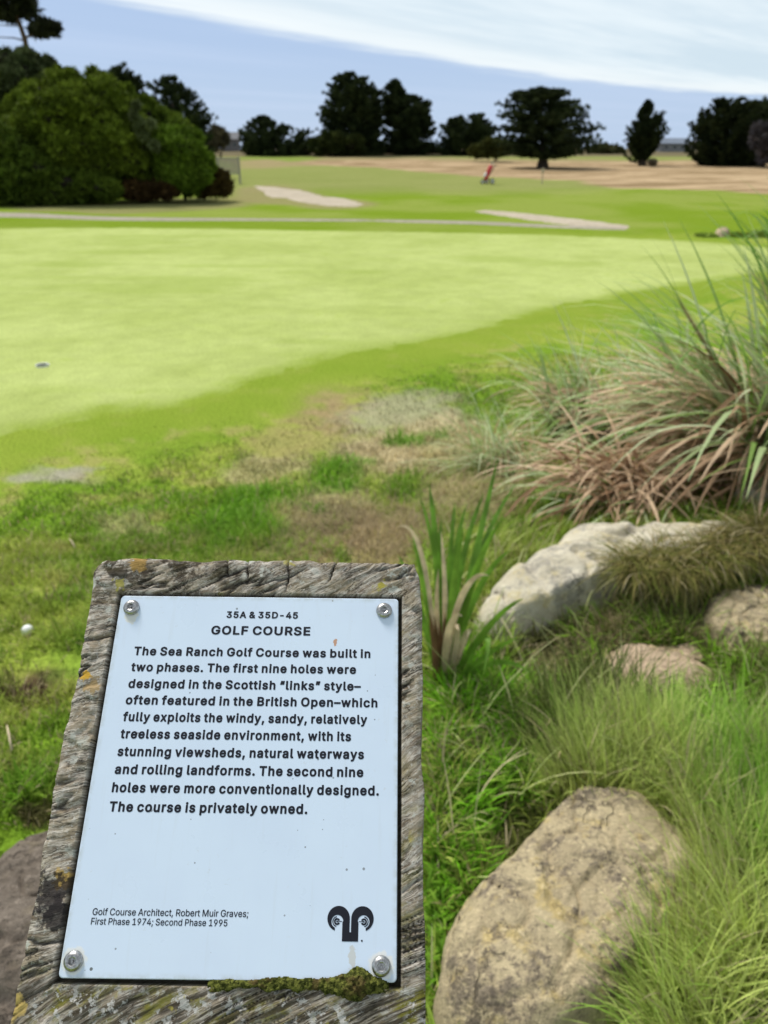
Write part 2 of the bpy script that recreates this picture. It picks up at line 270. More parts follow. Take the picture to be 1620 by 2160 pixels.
GLYPHS_BOLD = r"""
&448/155,-35 127,-29 95,-15 71,0 49,18 25,50 14,74 6,102 3,134 5,158 10,182 19,202 47,241 90,282 70,310 59,330 47,371 44,402 47,426 54,454 64,474 79,495 99,513 119,526 143,536 171,543 227,543 255,537 279,527 303,512 319,497 335,474 346,454 352,430 354,414 354,386 351,370 336,334 326,318 305,294 266,262 266,258 315,198 321,238 327,246 339,253 411,255 423,251 433,242 439,226 434,162 426,134 406,90 466,14 469,2 466,-14 455,-26 443,-31 363,-31 347,-26 323,-2 283,-22 251,-32 199,-38/186,78 223,82 239,88 245,94 178,174 167,187 147,170 131,147 129,138 129,122 135,105 147,92 167,81/184,358 187,354 191,355 203,364 215,374 229,394 231,406 228,418 215,428 199,430 187,427 178,422 172,414 168,402 169,390 173,378
,188/23,-146 11,-134 7,-118 37,74 41,86 51,97 63,102 139,102 152,98 164,86 167,78 168,66 111,-134 99,-146 87,-150 35,-150
-453/99,161 90,169 84,181 83,245 88,261 103,273 115,275 335,275 351,272 363,261 367,253 368,241 367,181 361,169 351,160 335,157 115,157
.188/71,-32 59,-27 43,-15 27,5 20,25 19,41 21,61 31,84 43,97 59,109 75,115 91,118 119,114 135,107 147,97 163,77 171,57 172,41 170,21 161,1 152,-11 131,-27 115,-33 99,-35
3453/177,-34 149,-28 125,-20 93,-5 68,14 46,38 29,66 18,98 13,130 17,147 27,158 41,163 117,162 126,158 134,150 146,114 159,98 173,89 189,84 221,81 253,86 273,95 282,102 291,114 297,130 297,158 290,178 283,190 261,206 225,215 149,218 135,226 128,238 126,298 130,314 220,418 213,421 65,421 49,429 41,442 39,454 40,518 49,532 65,540 373,540 390,534 402,518 403,462 399,446 287,318 293,314 321,304 353,286 377,265 400,234 412,210 422,174 424,146 421,114 412,78 397,50 377,24 351,2 321,-17 289,-28 253,-36 217,-38
4453/269,-28 258,-19 252,-7 251,69 249,74 41,74 29,76 17,84 10,97 9,161 15,177 220,525 227,533 245,540 313,540 325,537 338,525 342,513 340,497 293,417 163,197 169,194 249,194 251,197 251,321 257,336 265,344 277,349 353,347 367,337 374,321 374,197 377,194 421,193 430,189 438,181 444,165 444,105 440,89 425,76 417,74 375,73 374,-3 370,-15 361,-25 345,-31 281,-31
5453/181,-34 157,-29 125,-16 101,-1 77,19 58,42 42,70 33,98 29,126 30,138 33,146 40,154 49,159 61,161 129,160 141,154 149,146 159,114 172,98 197,84 221,81 249,86 269,97 286,118 293,134 297,162 295,178 287,206 269,228 249,240 217,246 193,243 165,234 141,218 129,215 57,224 45,231 38,242 36,258 66,518 73,530 85,538 137,540 369,540 381,536 389,530 394,522 397,510 396,446 389,431 377,423 365,421 185,421 178,418 173,356 205,363 229,365 281,358 305,350 329,338 349,323 368,306 397,266 408,242 417,214 421,190 422,162 418,126 409,89 393,56 377,34 353,9 325,-12 289,-27 257,-35 225,-38
A480/1,-27 -7,-21 -13,-11 -15,-3 -14,9 171,517 181,533 197,540 277,540 289,537 300,529 305,520 385,302 493,9 493,-7 484,-23 473,-29 461,-31 393,-31 381,-28 374,-23 366,-11 321,111 161,111 156,109 114,-11 105,-24 97,-29 85,-31 13,-31/200,233 205,230 273,230 279,233 249,317 241,341 237,346
B456/45,-27 33,-15 29,1 29,509 31,521 36,529 49,538 61,540 241,540 281,537 313,531 345,518 373,498 391,481 403,465 419,433 426,405 429,373 428,349 414,305 401,286 385,269 414,241 430,217 441,192 447,165 449,137 446,105 440,81 425,49 409,27 385,5 357,-10 321,-23 289,-29 249,-31 61,-31/156,89 245,88 277,91 299,97 309,103 318,113 323,125 324,137 321,157 305,181 289,191 265,198 245,200 157,199/156,317 237,316 265,320 285,330 298,345 304,361 305,369 300,393 289,408 281,413 265,418 241,421 157,421
C510/225,-34 175,-22 129,2 98,26 69,58 41,104 23,150 13,198 9,254 13,310 23,358 41,404 69,450 98,482 137,512 177,531 221,543 269,547 325,541 373,525 397,513 441,478 459,458 475,434 487,410 497,382 503,354 503,342 497,328 485,319 473,317 405,317 391,322 381,333 369,367 361,381 349,394 329,410 317,416 281,424 241,422 221,416 201,406 181,390 167,374 153,350 143,322 137,290 134,254 137,218 143,186 153,158 167,134 181,118 201,102 221,92 241,87 265,84 293,86 319,94 341,108 356,122 369,142 383,178 391,186 401,190 481,190 495,182 503,166 503,154 497,126 487,98 474,74 461,54 441,30 401,-1 373,-16 321,-33 269,-38
D502/45,-27 33,-15 29,1 29,509 31,521 36,529 49,538 61,540 225,540 277,536 325,524 365,507 411,473 439,441 461,405 478,361 489,309 493,257 489,201 478,149 461,105 436,65 405,31 365,3 321,-16 277,-27 217,-31 61,-31/156,89 217,88 249,91 277,97 301,107 321,121 338,141 350,161 360,189 366,221 368,253 366,289 360,321 350,349 339,369 328,381 301,403 281,411 253,418 221,421 157,421
E419/45,-27 33,-15 29,1 29,509 31,521 36,529 49,538 61,540 381,539 393,532 402,517 403,453 401,441 389,426 373,421 157,421 157,317 357,317 369,314 379,305 386,289 386,225 381,212 369,201 353,198 157,198 156,89 385,86 399,77 406,61 406,1 404,-11 393,-25 377,-31 61,-31
F410/45,-27 33,-15 29,1 29,509 33,525 45,536 61,540 369,540 381,538 393,529 400,513 400,449 396,437 385,425 373,421 309,421 157,421 157,309 345,309 361,305 373,293 377,281 377,221 373,205 361,194 349,190 157,190 156,1 152,-15 141,-27 129,-31 57,-31
G520/225,-34 173,-22 133,-2 97,26 65,62 41,102 24,146 12,202 9,254 12,310 25,366 41,406 65,446 96,482 129,508 173,530 217,542 261,547 293,545 325,540 353,532 399,510 444,474 461,454 487,410 498,382 505,346 497,328 481,319 401,319 393,322 384,330 369,362 354,386 329,408 293,423 265,425 241,422 221,416 200,406 181,391 167,374 153,350 144,326 137,294 134,254 137,218 143,186 153,158 165,138 185,115 201,102 221,92 245,86 269,84 289,86 313,91 333,100 357,121 369,138 378,158 379,166 377,168 281,168 269,171 257,182 252,198 253,262 261,278 277,286 477,287 489,285 501,277 508,262 509,198 505,154 494,110 477,74 457,45 426,14 389,-10 353,-25 317,-34 269,-38
L393/45,-27 33,-15 29,1 30,517 40,533 57,540 129,540 141,536 152,525 156,509 156,317 156,89 361,88 373,86 385,77 392,61 392,1 390,-11 385,-20 377,-27 361,-31 61,-31
O533/225,-34 177,-23 133,-1 97,27 65,64 42,102 23,150 13,198 9,250 13,310 24,362 44,410 69,450 97,481 129,507 173,529 217,542 265,547 305,544 357,531 401,510 437,481 469,444 492,406 508,366 520,314 524,254 521,198 510,150 492,102 468,62 433,24 401,-1 357,-23 313,-34 269,-38/242,86 269,84 293,86 316,94 333,103 349,115 366,134 380,158 390,186 397,218 399,254 397,290 390,322 378,354 366,374 349,394 333,406 313,417 292,422 265,425 241,422 201,407 184,394 167,374 153,350 143,322 137,290 134,254 137,218 143,186 153,158 168,134 185,115 201,102 221,92
R449/45,-27 33,-15 29,1 29,509 31,521 41,533 49,538 61,540 237,540 277,537 313,530 353,513 376,497 401,473 417,448 431,417 438,385 440,349 437,317 431,289 425,273 417,256 399,229 377,209 359,197 358,193 456,13 459,5 458,-7 449,-23 441,-28 429,-31 353,-31 337,-27 326,-15 229,165 161,167 156,165 156,1 152,-15 141,-27 129,-31 57,-31/156,289 161,286 253,287 273,291 294,301 307,317 313,337 314,349 310,381 305,393 297,403 285,411 253,420 157,421
S447/175,-36 147,-31 119,-21 87,-4 59,18 40,40 23,70 11,104 7,140 14,156 23,164 35,168 103,168 115,166 125,160 131,152 142,116 156,100 167,92 191,84 223,80 259,84 275,89 295,101 305,112 313,128 315,140 312,152 303,164 283,177 134,224 95,243 67,265 41,296 26,332 21,372 23,404 33,436 48,464 71,491 99,512 127,527 159,538 191,545 223,547 263,545 299,537 331,525 360,508 380,492 398,472 418,440 428,412 432,376 427,361 418,352 403,347 327,349 312,360 302,392 295,402 283,412 267,420 251,425 223,428 191,423 179,419 161,408 150,392 146,376 148,364 162,348 183,336 207,327 323,293 359,275 381,260 407,234 419,218 431,192 438,164 439,140 437,108 428,76 413,48 391,20 363,-3 335,-18 307,-28 267,-37 223,-40
T449/181,-29 169,-19 162,-3 161,421 33,421 17,425 8,433 2,445 1,513 9,530 17,536 29,540 269,540 417,540 430,537 441,529 447,517 448,449 444,437 438,429 421,421 289,421 287,-7 278,-23 265,-30 193,-31
U517/209,-35 177,-28 141,-13 106,9 81,33 60,61 41,100 33,133 29,173 29,509 31,521 36,529 45,536 57,540 125,540 141,535 151,525 155,509 155,181 157,161 161,145 168,129 179,113 201,96 217,89 237,84 261,83 281,84 301,89 325,101 341,116 350,129 360,161 362,509 364,521 369,529 377,536 389,540 461,540 477,533 487,517 488,173 485,137 476,101 460,65 437,34 411,9 377,-13 341,-28 301,-37 257,-39
a389/127,-37 103,-32 79,-22 59,-11 37,8 22,28 9,52 1,80 -1,112 7,156 16,176 31,196 47,210 79,228 119,241 243,260 243,272 238,284 227,294 211,299 195,300 171,297 151,288 135,273 122,252 107,244 91,244 31,262 23,266 15,274 10,292 11,300 23,326 35,344 62,372 79,385 103,397 147,410 171,414 211,415 267,404 287,396 317,376 339,352 351,332 360,308 365,284 368,252 368,0 363,-17 351,-28 339,-31 271,-30 259,-25 251,-17 223,-29 187,-37 159,-40/144,80 167,76 187,78 203,81 222,92 238,112 245,140 243,147 227,144 155,133 131,122 124,112 124,96 131,86
b424/194,-36 162,-25 142,-14 130,-25 118,-30 46,-30 30,-21 22,-3 23,517 33,533 50,540 118,540 134,533 141,525 145,513 145,429 146,394 158,401 182,409 202,414 230,415 270,411 298,403 330,387 356,365 377,341 397,309 411,269 419,229 421,189 419,149 411,109 397,69 382,41 359,13 326,-12 298,-26 270,-35 230,-39/200,81 218,78 234,79 250,84 258,89 270,100 279,113 287,129 293,149 296,169 296,209 287,249 280,265 270,279 250,293 238,297 206,298 182,288 170,278 160,265 148,233 145,213 145,165 153,129 170,99 182,89
c396/167,-35 135,-27 103,-12 71,13 46,41 27,73 15,105 6,145 3,185 6,229 16,273 28,305 45,333 71,363 95,382 135,404 171,413 207,415 231,415 271,406 319,384 351,358 375,325 391,289 392,269 383,254 371,247 331,237 303,231 287,235 277,245 268,265 255,283 239,293 223,298 191,297 175,292 155,277 144,261 137,245 129,209 127,185 129,165 139,125 153,101 167,89 179,83 207,77 239,83 255,93 265,105 277,133 283,140 291,145 303,148 375,131 387,121 394,105 393,93 385,73 365,37 340,9 307,-15 271,-30 247,-36 207,-39
d424/155,-35 127,-26 96,-11 71,9 43,41 27,71 13,109 5,149 3,189 5,229 13,269 26,305 47,341 67,364 91,384 123,402 163,413 219,414 247,408 279,393 280,505 281,517 287,529 295,536 307,540 379,539 395,530 402,517 402,-7 393,-23 375,-31 307,-30 295,-25 283,-14 247,-32 223,-37 195,-39/183,81 203,78 219,79 243,89 255,99 262,109 276,145 281,189 279,213 272,249 255,278 243,288 223,297 207,299 187,297 175,293 163,286 145,265 137,249 132,233 127,189 132,149 138,129 145,113 155,99 173,85
e404/171,-35 135,-26 103,-12 71,12 44,45 27,73 15,105 6,145 3,185 5,229 14,265 26,301 47,337 68,361 95,383 131,402 171,413 207,415 251,411 299,394 323,379 343,361 359,342 375,318 386,293 396,257 401,229 402,165 395,149 383,140 371,138 133,137 139,118 155,97 171,86 195,79 223,78 251,86 269,101 283,126 299,136 319,135 375,120 387,113 395,97 395,85 387,61 373,37 355,15 319,-12 291,-26 267,-33 243,-37 211,-39/137,253 267,252 269,253 269,257 253,281 243,290 223,297 207,299 187,297 175,294 155,281 143,266
f254/67,-28 55,-17 50,-3 50,293 47,296 -1,297 -11,301 -19,309 -25,325 -23,389 -16,401 -5,408 47,410 50,413 51,457 60,485 71,504 85,521 103,536 119,546 163,559 187,561 219,559 259,548 271,534 274,517 256,457 251,449 243,441 231,437 199,443 183,441 176,437 174,429 173,413 175,410 231,410 243,406 251,400 256,393 259,381 259,329 257,317 253,309 239,298 227,296 179,296 173,293 173,1 171,-11 163,-23 147,-31 79,-31
g425/163,-178 123,-169 99,-159 79,-147 47,-118 34,-102 23,-82 20,-74 21,-62 31,-45 91,-12 103,-10 115,-12 117,-10 95,2 67,22 47,46 28,74 13,114 5,150 3,190 5,234 13,270 27,306 46,338 67,363 95,387 127,403 167,413 195,415 223,414 247,408 283,392 295,404 307,409 375,410 387,406 399,394 403,378 403,-10 400,-46 390,-82 375,-108 359,-127 331,-150 299,-166 271,-174 243,-179 207,-182/174,-62 207,-66 231,-64 247,-59 263,-50 271,-41 278,-26 279,-5 263,-13 234,-22 195,-26 163,-24 119,-12 116,-14 146,-46 159,-56/179,94 203,90 219,91 235,95 247,101 265,122 277,150 281,194 276,238 270,254 259,274 247,286 231,294 207,299 191,298 175,293 163,286 145,266 132,234 127,194 133,150 144,122 151,113 163,101
h410/38,-27 26,-15 22,1 22,509 24,521 34,533 50,540 114,540 126,538 138,529 143,521 145,509 146,395 194,412 226,415 254,414 282,407 306,398 331,381 351,361 370,333 380,305 386,273 388,245 388,-3 384,-15 378,-23 370,-28 358,-31 294,-31 278,-25 269,-15 265,1 265,233 262,257 257,273 242,289 226,296 206,298 186,294 166,283 154,269 146,245 145,1 141,-15 130,-27 118,-31 50,-31
i167/38,-27 26,-15 22,-3 22,381 26,394 36,405 46,409 72,413 46,422 22,445 13,465 11,489 14,505 21,521 34,536 50,546 66,552 86,555 102,552 120,545 134,536 147,521 155,501 157,485 154,461 143,441 122,422 96,413 122,409 131,405 142,393 145,381 145,-3 138,-20 122,-30 54,-31
k381/38,-27 26,-15 22,1 22,509 24,521 30,530 38,536 50,540 118,540 134,533 143,521 145,509 146,283 262,401 274,408 286,410 370,408 382,401 389,389 391,377 388,365 243,213 398,17 402,9 403,-3 399,-15 394,-22 386,-28 374,-31 294,-31 278,-27 270,-19 150,132 145,125 145,-3 138,-19 130,-27 118,-31 50,-31
l189/102,-29 74,-18 51,-1 34,23 24,55 22,83 22,511 25,523 30,530 46,539 114,540 130,536 142,523 145,511 145,87 146,83 178,84 194,74 200,63 212,3 206,-15 190,-27 154,-33
m610/38,-27 26,-15 22,1 22,377 24,389 34,403 50,410 118,409 129,405 142,395 178,412 218,417 250,414 282,403 307,385 318,372 322,372 350,394 390,411 418,416 466,415 508,401 530,388 553,365 567,345 580,313 585,289 588,257 587,-7 578,-23 570,-28 558,-31 490,-30 475,-23 467,-11 465,1 465,253 462,273 454,287 442,295 430,298 398,297 390,293 378,283 369,265 366,245 366,1 362,-15 354,-24 342,-30 274,-31 262,-29 253,-23 247,-15 243,-3 241,273 238,281 225,293 214,297 198,299 182,297 162,285 153,273 146,253 145,1 141,-15 130,-27 118,-31 50,-31
n410/38,-27 26,-15 22,-3 22,377 24,389 28,397 42,408 54,410 118,409 130,404 142,392 162,402 194,412 226,415 254,414 282,407 306,398 334,379 351,361 368,337 380,305 386,273 388,241 388,121 388,-3 381,-19 370,-28 358,-31 294,-31 282,-28 275,-23 269,-15 265,-3 265,233 262,257 257,273 250,283 238,292 210,298 186,294 169,285 160,277 152,265 146,245 145,1 142,-13 134,-24 118,-31 50,-31
o415/167,-35 135,-27 99,-9 71,13 46,41 27,73 14,109 6,145 3,185 6,229 14,269 31,309 51,341 71,363 99,385 131,402 167,412 207,415 247,412 283,403 315,387 343,365 370,333 388,301 401,269 409,233 412,189 410,145 400,105 388,73 371,44 345,13 319,-8 283,-26 247,-35 207,-39/185,81 207,77 223,79 239,84 248,89 262,101 271,113 283,145 287,169 287,209 279,245 271,262 260,277 251,285 231,295 207,299 191,297 175,292 164,285 155,277 144,261 132,229 127,185 132,149 137,129 155,99 173,85
p424/38,-170 26,-158 22,-142 22,378 26,394 38,406 50,410 118,409 130,404 142,391 160,402 202,414 230,415 262,413 298,403 326,389 359,362 379,338 398,306 411,270 419,230 421,190 418,143 410,106 399,74 382,42 358,12 330,-10 299,-26 266,-36 230,-39 202,-37 178,-32 146,-17 145,-146 138,-162 130,-170 118,-174 50,-174/196,82 218,78 234,79 250,84 258,89 270,100 280,114 293,146 296,166 296,210 287,250 280,266 271,278 258,288 242,296 222,299 206,298 182,288 170,278 161,266 148,234 145,210 145,166 153,130 170,99 182,89
r259/38,-27 26,-15 22,1 22,377 25,393 36,405 50,410 118,409 130,404 138,396 162,407 186,414 214,416 246,415 258,411 266,405 274,389 274,321 269,305 261,297 250,292 210,295 186,292 174,288 154,270 146,249 145,1 142,-13 134,-24 118,-31 50,-31
s365/137,-35 101,-26 78,-15 57,0 39,17 24,37 11,65 5,93 7,105 12,113 21,121 29,124 89,138 101,137 111,133 119,125 129,101 141,87 165,78 181,76 201,78 225,87 235,97 235,109 229,116 217,121 141,140 105,152 77,165 51,185 30,213 20,241 16,273 19,301 26,325 39,349 57,369 81,388 125,407 157,414 220,413 241,409 269,399 304,377 321,361 345,323 353,301 355,285 350,273 342,265 333,260 273,246 261,247 244,257 229,285 221,293 205,300 189,302 169,300 152,293 141,281 141,271 149,264 161,259 273,229 304,213 325,196 347,169 357,141 362,109 360,81 352,53 334,25 315,5 273,-22 245,-32 213,-38 181,-39
t227/131,-31 99,-21 71,-2 50,25 39,53 34,93 34,293 31,296 -2,297 -11,301 -19,309 -25,325 -25,381 -19,397 -9,406 3,410 31,410 34,413 35,477 40,489 48,497 63,502 127,502 139,499 151,489 157,473 157,413 159,410 215,408 229,397 235,381 235,325 232,313 227,306 211,297 163,296 157,293 158,85 163,82 171,81 207,85 223,77 232,61 244,1 241,-11 235,-20 227,-26 211,-31 175,-35
u410/146,-32 126,-28 102,-17 76,0 58,20 44,40 31,72 23,104 22,140 22,380 27,396 38,406 54,410 118,410 130,406 138,399 145,380 145,144 147,124 152,108 160,96 170,88 182,84 202,81 222,84 234,89 244,96 254,109 261,124 264,140 265,380 268,392 278,404 294,410 358,410 370,407 378,402 385,392 388,380 388,0 382,-18 374,-26 362,-31 298,-31 282,-27 270,-13 266,-13 246,-24 214,-34 182,-36
v389/150,-28 142,-23 134,-11 -12,369 -13,385 -5,401 2,406 14,410 86,410 98,407 106,401 113,389 194,166 206,197 276,389 283,401 290,406 302,410 378,409 388,405 396,397 401,385 401,373 253,-15 242,-27 230,-31 162,-31
w567/124,-28 116,-22 109,-11 -6,369 -7,385 1,401 8,406 20,410 88,410 100,407 112,397 118,385 168,205 172,208 223,389 232,403 248,410 320,410 338,401 345,389 396,205 400,208 410,245 451,389 460,403 476,410 548,410 560,406 567,401 575,385 574,369 459,-7 450,-23 432,-31 368,-31 356,-29 344,-19 338,-7 284,183 229,-7 223,-19 212,-28 200,-31 136,-31
x379/6,-27 -2,-21 -8,-11 -10,1 -7,13 116,193 116,197 1,365 -1,373 -1,385 6,400 14,406 26,410 102,410 114,407 125,397 190,296 257,397 266,406 282,410 354,410 366,407 374,401 382,385 382,373 380,365 263,193 386,13 389,-3 382,-20 374,-27 362,-31 286,-31 272,-27 262,-18 190,91 115,-19 106,-27 90,-31 18,-31
y389/50,-172 34,-167 26,-162 19,-152 16,-144 17,-132 33,-72 42,-62 54,-56 94,-59 106,-54 118,-36 129,0 -12,368 -14,380 -11,392 -1,404 14,410 86,410 98,407 106,401 114,388 194,166 202,185 275,388 282,400 290,406 302,410 378,409 394,400 399,392 402,380 400,368 225,-88 200,-128 182,-145 152,-164 134,-171 110,-175 82,-176
–350/-15,161 -24,169 -30,181 -31,245 -28,257 -23,265 -7,274 349,275 361,273 373,265 380,253 381,189 379,177 374,169 365,161 357,158 1,157
“300/37,291 25,303 22,311 21,323 74,515 79,527 89,536 101,540 153,540 165,537 173,531 179,523 182,511 171,435 173,427 197,515 206,531 213,536 225,540 281,539 296,531 303,519 304,503 275,315 269,300 257,290 245,287 169,288 157,293 149,301 137,291 125,287 49,287/168,415 169,423
”300/37,291 25,303 22,311 21,323 52,515 57,527 65,535 81,540 153,540 168,535 177,526 189,536 201,540 273,540 285,538 299,527 305,511 293,459 251,307 245,297 237,291 225,287 173,287 161,290 151,299 146,307 144,319 155,391 153,400 127,307 119,295 101,287 49,287
 188
"""
